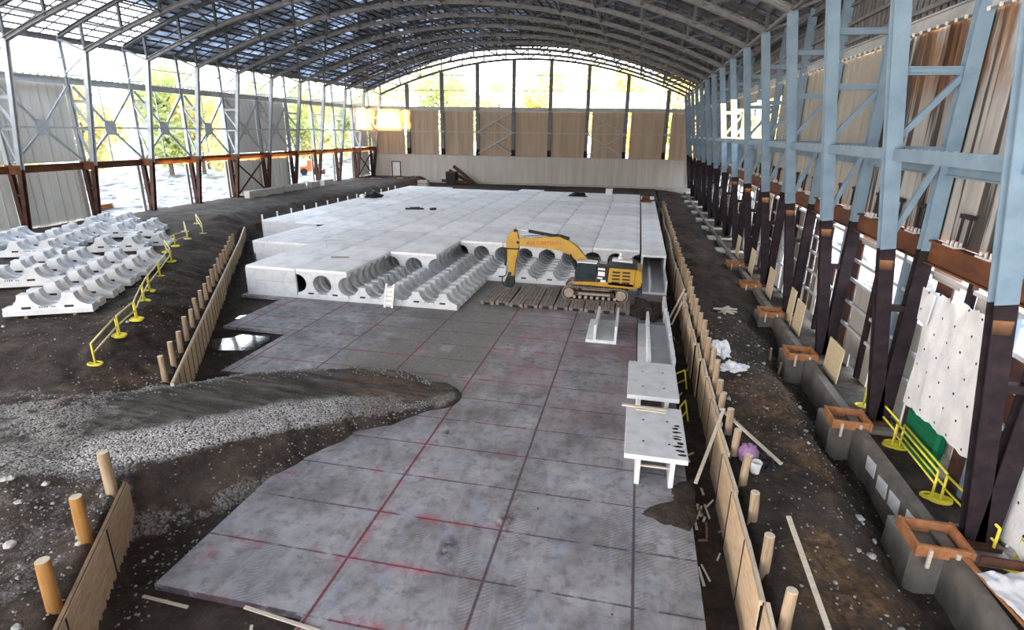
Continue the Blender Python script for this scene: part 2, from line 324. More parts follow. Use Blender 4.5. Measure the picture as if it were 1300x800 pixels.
# ------------------------------------------------------------------ camera (solved from the vanishing points)
F,YAW,PITCH,ROLL,H=718.9,0.208,0.31453,-0.01521,13.0
cy,sy=math.cos(YAW),math.sin(YAW)
fw=Vector((-sy*math.cos(PITCH),cy*math.cos(PITCH),-math.sin(PITCH))); rt=Vector((cy,sy,0)); dn=fw.cross(rt)
c_,s_=math.cos(ROLL),math.sin(ROLL); r2=rt*c_+dn*s_; d2=dn*c_-rt*s_
cam=bpy.data.cameras.new('camera'); camo=bpy.data.objects.new('camera',cam); COL.objects.link(camo)
mw=Matrix((r2,-d2,-fw)).transposed().to_4x4(); mw.translation=Vector((0,0,H)); camo.matrix_world=mw
cam.sensor_width=36; cam.lens=F/1300*36; cam.clip_end=1000; SC.camera=camo
# ------------------------------------------------------------------ terrain
def sm(a,b,x):
    t=min(1,max(0,(x-a)/(b-a))); return t*t*(3-2*t)
def edge_x(y):          # left formwork line in plan
    if y<=52.9: return -20.67-.634*(y-20.61)
    if y<61: return -41.15-5.35*(y-52.9)/8.1
    return -46.5
def edge_s(x,y): return (x-edge_x(y))*(.845 if y<57 else 1.)
RAMP=[(-46,-2,1.85,4.2),(-27,11.2,1.85,3.3),(-22.3,14.3,1.7,3.1),(-18.3,18.0,1.45,3.3),(-16.2,21.1,1.0,3.4),(-13.5,23.6,.55,2.9),(-10.9,24.5,.40,2.3),(-9.5,24.9,.16,1.4)]
def ramp_h(x,y):
    best=-9; bd=1e9; info=(99,0,1)
    for (ax,ay,ah,aw),(bx,by,bh,bw) in zip(RAMP,RAMP[1:]):
        dx,dy=bx-ax,by-ay; t=min(1,max(0,((x-ax)*dx+(y-ay)*dy)/(dx*dx+dy*dy)))
        d=math.hypot(x-ax-t*dx,y-ay-t*dy); w=aw+(bw-aw)*t; h=ah+(bh-ah)*t
        z=h-max(0,d-w)*.72
        if d<bd: bd=d; best=z; info=(d/w,h,1 if (x-ax)*dy-(y-ay)*dx>0 else -1)
    return best,info
def nz(x,y,s,o=0): return noise.fractal(Vector((x*s,y*s,o)),1.,2.,4)
def ground(x,y):
    """height and (gravel, rust, road) of the dug-out ground"""
    grav=rust=road=0.
    s=edge_s(x,y)
    if x<4.3:
        pit=-.3
        if x>2.75: pit=-.3-.6*sm(2.75,3.1,x)
        dp=-(x+27)*.6+(y-11.2)*.78; base=1.15+.6*sm(-6.5,-3.3,dp)+.65*sm(4.5,10,dp)
        yd=base-max(0,base-1.25)*(1-sm(.35,3.6,-s))
        if y>108.5: pit=-.3+1.5*sm(108.5,111,y)
        z=pit+(yd-pit)*sm(-.02,.3,-s) if s>-.4 else yd
        z+= (.16*nz(x,y,.5)+.06*nz(x,y,1.9,3)) * (1. if s<0 else .35)
        if s<-.3 and s>-4.5 and y>18: z+=(.3*nz(x,y,.4,9)+.12*nz(x,y,1.3,14))*sm(.3,1.,-s); rust=.45*sm(-.1,.3,nz(x,y,.25,20))
        rz,(q,h,lat)=ramp_h(x,y)
        rz+=.07*nz(x,y,.9,5)+.05*nz(x*.5+y*.4,y*.8-x*.6,2.2,6)*(q<1)
        if rz>z:
            road=1-sm(.9,1.04,q); l=q*lat; rust=0
            grav=max(sm(.1,.5,l)*(1-sm(1.0,1.1,l)),.6*sm(.85,1.,-l)*(1-sm(1.08,1.25,-l)))*(1-.7*sm(-13.8,-11,x)); grav=max(grav,.30*sm(1.35,1.6,l)*(1-sm(1.9,2.3,l)))
            if x>-15: rust=.95*sm(-15,-12.5,x)*(1-sm(.8,1.,q))
            z=rz
        else:
            if s<0 and rz>z-.2: grav=.5
        if -40<x<-15 and y<18 and s<0: grav=max(grav,.2)
        if s<-4 and y>17: road=max(road,.25)
        if y>62 and x<-48 and x>-56: road=max(road,.8*sm(-48,-50,x))
    else:
        far=sm(36,47,y); val=-.95+1.2*far
        z=1.02-.15*sm(4.5,7,x)
        z=z+(val-z)*sm(7.2,10.1,x)+.5*nz(x*.6,y,.16,12)*sm(4.6,6.5,x)*(1-sm(8.8,10.2,x))
        z+=(.24*nz(x,y,.45,2)+.10*nz(x,y,1.7,4))*sm(4.3,5.2,x)
        if x<4.45: z=-.9+(z+.9)*sm(4.2,4.42,x)
        rust=.8*sm(4.6,6.,x)*(1-sm(7.5,10.5,x))*sm(.05,.35,nz(x,y,.22,8)+.3)*(1-.6*sm(30,40,y))
        if x>13.0: z=.4
    return z,grav,rust,road
def build_ground():
    def axis(segs):
        out=[]
        for a,b,st in segs:
            n=max(1,round((b-a)/st)); out+=[a+(b-a)*i/n for i in range(n)]
        return out+[segs[-1][1]]
    xs=axis([(-62.2,-32,.55),(-32,-7,.2),(-7,2.6,.6),(2.6,11.5,.16),(11.5,16,.7)]); ys=axis([(3,34,.2),(34,60,.38),(60,134,.75)])
    V=[];A=[]
    for y in ys:
        for x in xs:
            z,g,r,d=ground(x,y); V.append((x,y,z)); A.append((g,r,d))
    nx=len(xs); Fc=[(j*nx+i,j*nx+i+1,(j+1)*nx+i+1,(j+1)*nx+i) for j in range(len(ys)-1) for i in range(nx-1)]
    me=bpy.data.meshes.new('ground'); me.from_pydata(V,[],Fc)
    for k,nm in enumerate(('gravel','rust','road')):
        at=me.attributes.new(nm,'FLOAT','POINT'); at.data.foreach_set('value',[a[k] for a in A])
    me.polygons.foreach_set('use_smooth',[True]*len(me.polygons)); me.materials.append(M['dirt'])
    o=bpy.data.objects.new('ground',me); COL.objects.link(o); struct(o)
    # land outside the open walls
    for nm,xr,yr,z0 in (('outdoor_ground_west',(-260,-62.2),(-20,300),2.35),('outdoor_ground_north',(-62.2,120),(134,320),1.6),('outdoor_ground_east',(16,90),(-150,134),.3)):
        n,m=90,90; V=[];Fc=[]
        for j in range(m+1):
            for i in range(n+1):
                x=xr[0]+(xr[1]-xr[0])*(i/n if xr[0]>-100 else 1-(1-i/n)**1.6); y=yr[0]+(yr[1]-yr[0])*j/m
                d=min(1,(abs(x-max(xr[0],min(-62.2,x))) if 0 else max(0,(-62.2-x) if nm.endswith('west') else (y-134 if nm.endswith('north') else x-16))/8))
                bank=7.1*sm(28,48,x) if nm.endswith('east') else 0  # east bank is added, raised to block low sun under the girder slot
                V.append((x,y,z0+bank+(.25 if bank>5 else 1)*d*(1.0*nz(x,y,.07)+.5*nz(x,y,.3,3))-(.05 if d==0 else 0)))
        Fc=[(j*(n+1)+i,j*(n+1)+i+1,(j+1)*(n+1)+i+1,(j+1)*(n+1)+i) for j in range(m) for i in range(n)]
        me=bpy.data.meshes.new(nm); me.from_pydata(V,[],Fc); at=me.attributes.new('out','FLOAT','POINT'); at.data.foreach_set('value',[1.]*len(V))
        me.polygons.foreach_set('use_smooth',[True]*len(me.polygons)); me.materials.append(M['dirt'])
        o=bpy.data.objects.new(nm,me); COL.objects.link(o); struct(o)
build_ground()

# ------------------------------------------------------------------ cast slab (floor of the basin)
SLAB=[(-13.1,11.05),(-8.15,11.05),(-8.15,5),(2.85,5),(2.85,47),(3.25,47),(3.25,107),(-44.6,107),(-44.6,60),(-36.7,60),(-36.7,48.2),(-30.7,48.2),(-30.7,38.7),(-26.9,38.7),(-26.9,31.7),(-21.9,31.7),(-21.9,25.1),(-16.5,25.1),(-16.5,18),(-13.1,18)]
b=MB().prism(SLAB,-.22,0,lambda u,v,t:(u,v,t)); struct(b.build('floor',M['slab']))

# ------------------------------------------------------------------ steel frame of the hall
NK=range(-4,11)
SKEW=math.atan2(3.9,67.5)
def Yl(k): return 46.9+8.2*k
def Yr(k): return Yl(k)+3.9
def column(side,k):
    L=side=='left'; sg=-1 if L else 1
    xb,y,zb=(-61.6,Yl(k),2.4) if L else (11.6,Yr(k),.7)
    sl=.161 if L else .142; ztop=20.45
    if L: lab='grey steel lattice column with rusty legs on the open left wall, %s from the left edge'%ordn(k)
    else: lab='blue steel lattice column with dark legs on the right wall, %s nearest'%ordn(k+4)
    t=thing('lattice_column',lab,'column',(xb,y,zb),0,None)
    up=M['steel_grey'] if L else M['steel_blue']; lo=M['rust_dark'] if L else M['steel_dark']
    w,h=(.5,.42) if L else (.58,.42)
    def xi(z): return -sg*(z-zb)*sl
    xo=.2*sg; Z=lambda z:z-zb
    br=8.55
    MB().ibeam((-.12*sg,0,0),(xi(br)-.05*sg,0,Z(br)),w,h,.06,(0,1,0)).build('leg',lo,t)
    MB().ibeam((.16*sg,0,0),(xo+.12*sg,0,Z(br)),w,h,.06,(0,1,0)).build('leg',lo,t)
    MB().ibeam((xi(br)-.05*sg,0,Z(br)),(xi(ztop)-.05*sg,0,Z(ztop)),w,h,.06,(0,1,0)).build('inner_post',up,t)
    MB().ibeam((xo+.12*sg,0,Z(br)),(xo+.12*sg,0,Z(22.0)),w*.9,h,.06,(0,1,0)).build('outer_post',up,t)
    MB().beam((xi(6.),0,Z(6.)),(xo,0,Z(6.)),.3,.26).build('strut',lo,t)
    for z in (12.5,15.4,18.0):
        MB().ibeam((xi(z),0,Z(z)),(xo,0,Z(z)),.26,.3,.05).build('strut',up,t)
    for z0,z1 in ((15.2,12.8),(12.3,8.9)):
        MB().beam((xo-.1*sg,0,Z(z0)),(xi(z1),0,Z(z1)),.2,.22).build('diagonal',up,t)
    if L: MB().beam((xi(20.2),0,Z(20.2)),(xo,0,Z(18.3)),.16,.18).build('diagonal',up,t)
    b=MB(); g=.3
    if L:
         b.box(xi(br)-.35 if sg>0 else xo-.35,(xo+.35) if sg>0 else xi(br)+.35,-g,-g+.05,Z(8.1),Z(9.0)); b.build('gusset_plate',M['rust'],t)
    b=MB().box(-.55,.55,-.45,.45,-.12,.04); 
    for a in (-.4,.4):
        for c in (-.32,.32): b.lathe([(.05,.04),(.05,.14)],8,(a,c,0))
    b.build('base_plate',M['rust_dark'],t)
for k in range(0,11): column('left',k)
for k in range(-4,11): column('right',k)

# --- long members of the side walls (setting)
TR=[0]
def trim(mb,m):
    TR[0]+=1; return struct(mb.build('trim_%d'%TR[0],m))
YA,YB=Yl(-9),Yl(10); RA,RB=Yr(-8),Yr(10)
def bolts(mb,x,y0,y1,z,st,r=.045,h=.12):
    y=y0
    while y<y1: mb.lathe([(r,0),(r,h)],6,(x,y,z)); y+=st
b=MB().ibeam((-61.75,YA,8.5),(-61.75,YB,8.5),.3,.75,.07,(0,0,1)); trim(b,M['rust'])
b=MB().beam((-60.2,YA,12.65),(-60.2,YB,12.65),.22,.2); trim(b,M['steel_grey'])
b=MB().ibeam((-61.95,YA,17.5),(-61.95,YB,17.5),.5,.7,.08); bolts(b,-61.75,YA,YB,17.85,.75,.1,.2); trim(b,M['steel_grey'])
b=MB().beam((-60.0,YA,19.6),(-60.0,YB,19.6),.1,.1); trim(b,M['steel_grey'])
b=MB().ibeam((-61.9,YA,21.7),(-61.9,YB,21.7),.4,.6,.06); trim(b,M['truss'])
b=MB().ibeam((12.0,RA,8.55),(12.0,RB,8.55),.34,.95,.07); trim(b,M['rust'])
b=MB()
for k in range(-4,11):
    for q in (1.6,4.1,6.4):
        y=Yr(k)+q-8.2
        b.box(11.8,12.15,y-.45,y+.45,9.03,9.1)
        for i in range(6): b.lathe([(.05,0),(.05,.17)],6,(11.88+.16*(i%2),y-.36+.3*(i//2),9.08))
trim(b,M['bolt'])
b=MB().box(9.9,10.45,RA,RB,12.35,12.42); b.box(9.86,9.96,RA,RB,12.1,12.55); trim(b,M['steel_blue'])
b=MB(); bolts(b,10.36,RA,RB,12.42,.62,.06,.13); trim(b,M['bolt'])
b=MB().ibeam((11.95,RA,11.75),(11.95,RB,11.75),.25,.42,.06); trim(b,M['steel_blue'])
MB().box(12.3,12.6,-60,RA,-1,22).build('end_cladding',M['clad_right'],None).name='wall_right_rear'; struct(bpy.data.objects['wall_right_rear'])
b=MB().ibeam((12.05,RA,17.75),(12.05,RB,17.75),.35,.6,.07); trim(b,M['steel_grey'])
b=MB(); bolts(b,11.82,RA,RB,17.33,.75,.06,.14); trim(b,M['bolt'])
b=MB().beam((8.75,RA,20.5),(8.75,RB,20.5),.2,.2); trim(b,M['truss'])
b=MB().ibeam((12.0,RA,21.7),(12.0,RB,21.7),.4,.6,.06); trim(b,M['truss'])

# --- right wall: cladding sheets above, louvres on top, rails and sheets below
wr=bpy.data.objects.new('wall_right',None); COL.objects.link(wr); struct(wr)
for k in range(-8,10):
    y0,y1=Yr(k),Yr(k+1)
    m=M['clad_near'] if k<-2 else M['clad_right']
    for a,c in ((y0,(y0+y1)/2-.006),((y0+y1)/2+.006,y1-.006)):
        for z0,z1 in (((9.,12.4),(16.4,17.5)) if k in (1,2) else ((9.,17.5),)):
            bb=MB().box(12.3,12.42,a,c,z0,z1)
            n=4
            for i in range(1,n): bb.box(12.24,12.3,a+(c-a)*i/n-.05,a+(c-a)*i/n+.05,z0,z1)
            bb.build('cladding_sheet',m,wr)
    MB().box(12.35,12.5,y0,y1,18.0,22.2).build('backing_sheet',M['purlin'],wr)
    bb=MB()
    for z in (18.45,19.5,20.6): bb.box(12.02,12.16,y0+.02,y1-.02,z-.09,z+.09)
    for i in range(13): 
        yy=y0+.3+(y1-y0-.6)*i/12; bb.box(12.2,12.32,yy-.09,yy+.09,18.1,20.7)
    bb.build('louver',M['truss'],wr)
    # below the girder: rails, hanging sheets and uprights with daylight between them
    bb=MB()
    for z in (7.58,6.3,5.2,3.9,2.6): bb.box(12.45,12.58,y0+.02,y1-.02,z-.08,z+.08)
    bb.build('rail',M['steel_grey'],wr)
    rr=random.Random(k+40); x=y0+.2
    while x<y1-.8:
        wd=rr.uniform(.7,1.7); z0=rr.choice((.4,.4,2.7,1.2)); z1=rr.choice((7.55,7.5,6.2,7.55,5.1))
        if rr.random()<.95: MB().box(12.62,12.7,x,min(x+wd,y1-.05),z0,z1).build('hanging_or_blocker_sheet',M[rr.choice(['clad_right','clad_left','conc_old','rust_dark','clad_right'])],wr)
        x+=wd+rr.choice((.02,.06,.25))
    if k<-6 or k>1: MB().box(12.7,12.8,y0,y1,6.9,8.3).build('hanging_or_blocker_sheet',M['clad_right'],wr)  # added sheet, closes the slot in these bays against the sun
    MB().box(12.6,12.68,y0-1.8,y0+.45,7.3,8.2).build('hanging_or_blocker_sheet',M['clad_right'],wr)  # added sheet, blocks low sun from the column legs
    for q in (2.7,5.4):
        MB().beam((12.5,y0+q,.5),(12.5,y0+q,7.9),.22,.3).build('upright',M['steel_blue' if q<4 else 'steel_dark'],wr)
    if k<4:
        for q in (1.5,3.9,6.2):
            y=y0+q; bb=MB().tube([(12.1,y-.28,9.1),(12.12,y-.28,10.2),(12.12,y+.28,10.2),(12.1,y+.28,9.1)],.06,6); bb.box(12.02,12.2,y-.36,y+.36,10.12,10.28); bb.build('clamp_loop',M['black'],wr)

# --- left wall: solid bays
wl=bpy.data.objects.new('wall_left',None); COL.objects.link(wl); struct(wl)
for k in (-9,-8,-7,-6,-5,-4,-3,-2,-1,0,4,5,9):
    y0,y1=Yl(k),Yl(k+1)
    for a,c in ((y0+.05,(y0+y1)/2-.02),((y0+y1)/2+.02,y1-.05)):
        bb=MB().box(-62.5,-62.38,a,c,9.0,17.2)
        for i in range(1,4): bb.box(-62.38,-62.34,a+(c-a)*i/4-.04,a+(c-a)*i/4+.04,9.0,17.2)
        bb.build('cladding_sheet',M['clad_left'],wl)
        bb=MB().box(-62.5,-62.38,a,c,2.0,8.15)
        for i in range(1,4): bb.box(-62.38,-62.34,a+(c-a)*i/4-.04,a+(c-a)*i/4+.04,2.0,8.15)
        bb.build('cladding_sheet',M['clad_left'],wl)
for k in (1,2,3,6,7,8):
    y=(Yl(k)+Yl(k+1))/2
    MB().beam((-62.2,y,8.8),(-62.2,y,17.2),.12,.12).build('mullion',M['steel_grey'],wl)
for k in range(1,10):
    MB().box(-62.45,-62.2,Yl(k)-.75,Yl(k)-.35,2.2,8.2).build('jamb',M['conc_pale'],wl)
for k in range(0,6):
    y0,y1=Yl(k)+.3,Yl(k+1)-.3; ym=(y0+y1)/2
    t=thing('cross_brace','grey steel cross brace with centre plate, in the %s left wall bay from the camera'%ORD[k],'brace',(-61.6,ym,12.65))
    for sy,sz in ((-1,-1),(1,-1),(-1,1),(1,1)):
        MB().ibeam((0,sy*.5,sz*.55),(0,sy*(y1-y0)/2,(-3.6 if sz<0 else 4.3)),.2,.24,.05).build('brace_arm',M['steel_grey'],t)
    MB().prism([(-.75,-.5),(-.5,-.8),(.5,-.8),(.75,-.5),(.75,.5),(.5,.8),(-.5,.8),(-.75,.5)],-.06,.06,lambda u,v,q:(q,u,v)).build('gusset_plate',M['steel_grey'],t)
for k in (4,9):
    y0,y1=Yl(k)+.4,Yl(k+1)-.4
    t=thing('lower_cross_brace','dark rusty cross brace under the girder, %s left wall'%('in the middle of the' if k==4 else 'at the far end of the'),'brace',(-61.5,(y0+y1)/2,5.4))
    for q in (-1,1): MB().beam((.08*q,-(y1-y0)/2,-2.6*q),(.08*q,(y1-y0)/2,2.6*q),.16,.2).build('brace_arm',M['rust_dark'],t)

# --- back wall
wb=bpy.data.objects.new('wall_back',None); COL.objects.link(wb); struct(wb); wb.location=(-62,129.6,0); wb.rotation_euler=(0,0,SKEW)
WL=74.4
MB().box(-.3,WL,-.35,.35,-1,7.35).build('concrete_base',M['conc_back'],wb)
bb=MB().box(-.3,WL,-.5,.4,7.35,7.5); bb.build('ledge',M['conc_pale'],wb)
MB().box(-.3,WL,-1.6,-.35,-1,1.5).build('footing_step',M['conc_pale'],wb)
CX=[9.4,17.6,25.8,34.0,42.2,50.4,58.8,67.4]
ed=[0]+CX+[WL]
for i in range(9):
    a,c=ed[i]+.2,ed[i+1]-.2
    if i in (1,2,3): a+=0
    if i+1 in (1,2,3): c-=.85
    if i in (6,7,8): a+=.85
    n=3
    for j in range(n):
        p,q=a+(c-a)*j/n+.002,a+(c-a)*(j+1)/n-.002
        m_=MB().box(p,q,0,.12,7.5,17.2); m_.box((p+q)/2-.05,(p+q)/2+.05,-.05,0,7.5,17.2); m_.box(q-.08,q+.04*(j<n-1),.12,.16,7.5,17.2); m_.build('cladding_sheet',M['clad_back'],wb)
for i,x in enumerate(CX):
    zt=20.3+7.3*(1-((x-62+24.95)/33.75)**2)
    MB().ibeam((x,-.3,8.9),(x,-.3,zt),.8,.55,.07,(0,1,0)).build('mullion_post',M['truss'],wb)
    MB().ibeam((x,-.3,7.5),(x,-.3,8.9),.8,.55,.07,(0,1,0)).build('mullion_foot',M['steel_dark'],wb)
MB().ibeam((-.3,-.4,17.55),(WL,-.4,17.55),.4,.8,.07).build('top_beam',M['steel_grey'],wb)
bb=MB(); bolts(bb,0,0,.5,0,1.)
MB().beam((0,-.5,12.6),(WL,-.5,12.6),.16,.22).build('girt',M['steel_grey'],wb)
for z,a,c in ((21.4,4,71),(24.6,14,60)): MB().beam((a,-.2,z),(c,-.2,z),.12,.14).build('rail',M['truss'],wb)
for x0,x1 in ((CX[2],CX[3]),(CX[5],CX[6])):
    for z0,z1 in ((8.,12.4),(12.8,17.)):
        for q in (0,1):
            MB().beam((x0+.3,-.55-.1*q,z0 if q else z1),(x1-.3,-.55-.1*q,z1 if q else z0),.18,.24).build('brace_arm',M['steel_grey'],wb)
for i in (4,5,6):
    bb=MB().box(CX[i]+.3,CX[i+1]-.3,.05,.09,18.0,21.3); o=bb.build('window_%d'%(i-3),M['frosted'],None,wb.location,SKEW); struct(o)
    bb=MB()
    for q in range(1,6): 
        x=CX[i]+.3+(CX[i+1]-CX[i]-.6)*q/6; bb.box(x-.03,x+.03,-.02,.05,18.0,21.3)
    bb.build('window_mullion',M['steel_grey'],o)
dr=MB().box(5.2,7.0,-.42,-.36,2.5,5.6).build('doorway_daylight_panel',M['white'],None,wb.location,SKEW); struct(dr)  # white panel whose colour stands for daylight in an open doorway
bb=MB().box(5.0,5.2,-.5,-.34,2.3,5.8); bb.box(7.0,7.2,-.5,-.34,2.3,5.8); bb.box(5.0,7.2,-.5,-.34,5.6,5.8); bb.build('door_frame',M['rust_dark'],dr)

# ------------------------------------------------------------------ roof
XC,HS=-24.95,33.75
def zb_(x): return 20.45+7.3*(1-((x-XC)/HS)**2)
def zt_(x): return 21.8+8.6*(1-((x-XC)/36.9)**2)
def chord(fn,a,c,n,w,h,off=0):
    b=MB(); xs=[a+(c-a)*i/n for i in range(n+1)]
    # swept I section
    prof=[(-w/2,-h/2),(w/2,-h/2),(w/2,-h/2+.06),(.03,-h/2+.06),(.03,h/2-.06),(w/2,h/2-.06),(w/2,h/2),(-w/2,h/2),(-w/2,h/2-.06),(-.03,h/2-.06),(-.03,-h/2+.06),(-w/2,-h/2+.06)]
    m=len(prof)
    for x in xs:
        for u,v in prof: b.v.append((x-XC,u,fn(x)+v+off))
    for i in range(n):
        for j in range(m): b.f.append([i*m+j,i*m+(j+1)%m,(i+1)*m+(j+1)%m,(i+1)*m+j])
    b.f.append(list(range(m))[::-1]); b.f.append([n*m+j for j in range(m)]); return b
NP=14; NX=[XC-HS+2*HS*i/NP for i in range(NP+1)]
def truss(label):
    t=thing('roof_truss',label,'truss',(XC,Yl(9)+1.95,0),SKEW,None)
    chord(zb_,XC-HS,XC+HS,42,.46,.44).build('bottom_chord',M['truss'],t)
    chord(zt_,XC-36.7,XC+36.7,42,.40,.40).build('top_chord',M['truss_dark'],t)
    for i,x in enumerate(NX):
        MB().beam((x-XC,0,zb_(x)),(x-XC,0,zt_(x)),.24,.26,(0,1,0)).build('vertical',M['truss_dark'],t)
    for i in range(NP):
        a,c=(i,i+1) if i<NP/2 else (i+1,i)
        MB().beam((NX[a]-XC,0,zt_(NX[a])),(NX[c]-XC,0,zb_(NX[c])),.22,.24,(0,1,0)).build('diagonal',M['truss_dark'],t)
    for sg,i in ((-1,0),(1,NP)):
        MB().beam((NX[i]-XC,0,zb_(NX[i])),(sg*36.7,0,21.6),.2,.2,(0,1,0)).build('end_strut',M['truss'],t)
    for i in (2,4,6,8,10,12):
        x=NX[i]; MB().beam((x-XC,0,zb_(x)),(x-XC,-7.9,zt_(x)-.3),.16,.18).build('sway_brace',M['truss'],t)
    return t
tr0=None
for k in range(9,-4,-1):
    lab='arched dark steel roof truss, %s in from the back wall'%ordn(9-k)
    if tr0 is None: tr0=truss(lab)
    else: dup(tr0,(XC,Yl(k)+1.95,0),SKEW,lab)
dup(tr0,(XC,Yl(10)+1.95,0),SKEW,'arched roof truss closing the gable opening over the back wall')
for i in (3,7,10,11):
    x=NX[i]; t=MB().beam((x,Yl(-3)+3,zb_(x)),(x,Yl(10)+2.,zb_(x)),.14,.16).build('roof_strut',M['truss']); tag(t,'long grey roof strut running to the back wall, %s from the left'%ORD[(3,7,10,11).index(i)],'strut')
cl=bpy.data.objects.new('ceiling',None); COL.objects.link(cl); struct(cl)
RX=[XC-37.6+75.2*i/62 for i in range(63)]
Y0,Y1=ROOF_Y0,134.5
for i in range(62):
    a,c=RX[i],RX[i+1]; za,zc=zt_(a)+.5,zt_(c)+.5
    ys=64.-max(0,(a+57))*1.6 if c<-53.2 else Y0
    MB().hexa([(a,ys,za),(c,ys,zc),(c,Y1,zc),(a,Y1,za),(a,ys,za+.1),(c,ys,zc+.1),(c,Y1,zc+.1),(a,Y1,za+.1)]).build('roof_sheet',M['roof'],cl)
    MB().beam((a,Y0,za-.12),(a,Y1,za-.12),.12,.2).build('purlin',M['purlin'],cl)
n=72
for j in range(n):
    y=Y0+(Y1-Y0)*(j+.5)/n; b=MB()
    for i in range(0,62,2): b.beam((RX[i],y,zt_(RX[i])+.36),(RX[i+2],y,zt_(RX[i+2])+.36),.09,.1)
    b.build('roof_rib',M['purlin'],cl)

# ------------------------------------------------------------------ right foundation and pedestals
b=MB().box(10.35,10.75,RA,RB,-1.6,.7); fd=struct(b.build('trim_foundation',M['conc_old'])); struct(MB().box(10.75,12.9,RA,RB,-1.2,.38).build('trim_ledge',M['dirt']))
for i,(y,z) in enumerate(((22.9,.1),(21.7,-.05),(20.6,.0),(19.2,.15))):
    q=MB(); q.prism([(-.45,-.3),(.4,-.33),(.45,.25),(-.4,.33)],0,.03,lambda u,v,t:(-t,u,v)); q.build('pale_patch',M['white'],fd,(10.345,y,z))
for k in range(-4,11):
    y=Yr(k)
    t=thing('column_pedestal','weathered concrete pedestal under the %s nearest column of the right wall'%ordn(k+4),'pedestal',(11.,y,0))
    b=MB().bbox(-1.6,1.3,-.95,.95,-1.7,.57,.05); b.build('block',M['conc_old' if k<2 else 'conc_pale'],t)
    if k<2:
        f=thing('pedestal_form','open orange timber form box on top of the %s nearest right pedestal'%ordn(k+4),'form',(10.2,y-.45,.58),R.uniform(-.05,.05))
        m=M['wood_orange']
        for s in (-1,1):
            MB().box(-.8,.75,s*.66-.05,s*.66+.05,0,.4).build('side_board',m,f)
            MB().box(s*.75-.05,s*.75+.05,-.76,.76,.01,.41).build('end_board',m,f)
        for s in (-.4,.35): MB().box(s-.05,s+.05,-.80,-.72,-.35,.3).build('cleat',M['wood_pale'],f)
# ------------------------------------------------------------------ precast arch units
def arc(cx,cz,r,a0,a1,n): return [(cx+r*math.cos(a0+(a1-a0)*i/n),cz+r*math.sin(a0+(a1-a0)*i/n)) for i in range(n+1)]
def web_profile(n=8):
    e=lambda L,cx,k:[(cx+(u-cx)*k,v) for u,v in L]
    p=[(-2.2,.1)]+e(arc(-2.225,1.2,.75,-PI/2+.035,0,n),-2.225,1.12)+e(arc(0,1.2,.75,PI,2*PI,2*n),0,1.06)+e(arc(2.225,1.2,.75,PI,1.5*PI-.035,n),2.225,1.12)+[(2.2,.1)]
    return p
def make_arch_unit(label,group=None):
    t=thing('precast_arch_unit',label,'concrete unit',(0,0,0),0,group)
    plan=[]
    for y0,y1,w in ((.005,.83,2.215),(.83,1.2,2.05),(1.2,2.0,2.215),(2.0,2.345,2.05)): plan+=[(w,y0),(w,y1)]
    plan=plan+[(-u,v) for u,v in plan[::-1]]
    MB().prism(plan,0,.24,lambda u,v,q:(u,v,q)).build('base_slab',M['precast'],t)
    for y in (.06,1.235):
        w=MB().prism(web_profile(),y,y+.62,lambda u,v,q:(u,q,v)).build('arched_web',M['precast'],t)
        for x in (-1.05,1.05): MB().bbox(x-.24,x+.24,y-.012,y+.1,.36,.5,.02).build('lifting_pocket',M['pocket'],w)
        if y<.1:
            b=MB()
            for i in range(7): 
                if i!=4: b.box(-.42+.12*i,-.35+.12*i,y-.004,y+.01,.40,.47)
            b.build('stencilled_mark',M['steel_dark'],w)
    return t
unit0=make_arch_unit('white precast arch unit at the left end of the front, below the closed tunnel block')
unit0.location=(-23.625,39.1,0); first=[True]
def place_unit(x,y,z,rz,label,group=None):
    r=dup(unit0,(x,y,z),rz,label,group); return r
COLX={'a':-23.625,'b':-19.175,'c':-14.725,'d':-10.275,'e':-5.825,'f':-1.375}
for r in range(1,6): place_unit(COLX['a'],39.1+2.35*r,0,0,'white precast arch unit inside the leftmost tunnel block, %s behind its front unit'%ORD[r-1])
for c,nm,r0,r1 in (('b','left',0,8),('c','right',0,11)):
    for r in range(r0,r1):
        place_unit(COLX[c],39.1+2.35*r,0,0,'white open arch unit, %s from the front in the %s column of the uncovered field'%(ordn(r),nm))
for c,nm in (('d','behind the excavator arm'),('e','behind the excavator cab'),('f','behind the excavator engine')):
    for r in range(4,11):
        place_unit(COLX[c],39.1+2.35*r,0,0,'white arch unit %s, %s from the front of its column'%(nm,ordn(r-4)))
# storage yard
E1=(.883,.469);E2=(-.469,.883);AN=math.atan2(.469,.883)
def yard(a,c): return (-30.5-E1[0]*2.2+E1[0]*a+E2[0]*c, 25.8-E1[1]*2.2+E1[1]*a+E2[1]*c)
YARD=[('front right row',0,0,5,3.05,0),('front left row',-5.0,7.2,3,3.05,0),('middle right row',-2.75,18.7,1,3.05,.1),('middle centre row',-8.5,17.9,4,3.0,0),('middle left row',-14.2,16.6,4,3.0,0),('back right row',-4.0,26.2,2,3.0,0),('back centre row',-8.0,31.5,2,3.0,.02)]
for nm,a,c,n,p,da in YARD:
    for i in range(n):
        x,y=yard(a+R.uniform(-.06,.06)+(.06*i),c+p*i); 
        place_unit(x,y,2.52+(.0 if i else .03),AN+R.uniform(-.02,.02),'white arch unit stored in the yard, %s of the %s'%(ordn(i),nm))
x,y=yard(-1.5,21.9); place_unit(x,y,2.25,AN-.05,'white arch unit lying low in shade beside the yard guardrail')
# dunnage timbers under the first yard units
for i in range(5):
    x,y=yard(0,3.05*i); 
    for s in (-1.2,1.2):
        tag(MB().box(-.08,.08,0,2.2,-.16,0).build('dunnage_timber',M['wood_dark'],None,(x+E1[0]*s,y+E1[1]*s,2.52),AN),'dark timber bearer under the stored arch units of the front right row','timber','bearers under the stored units')

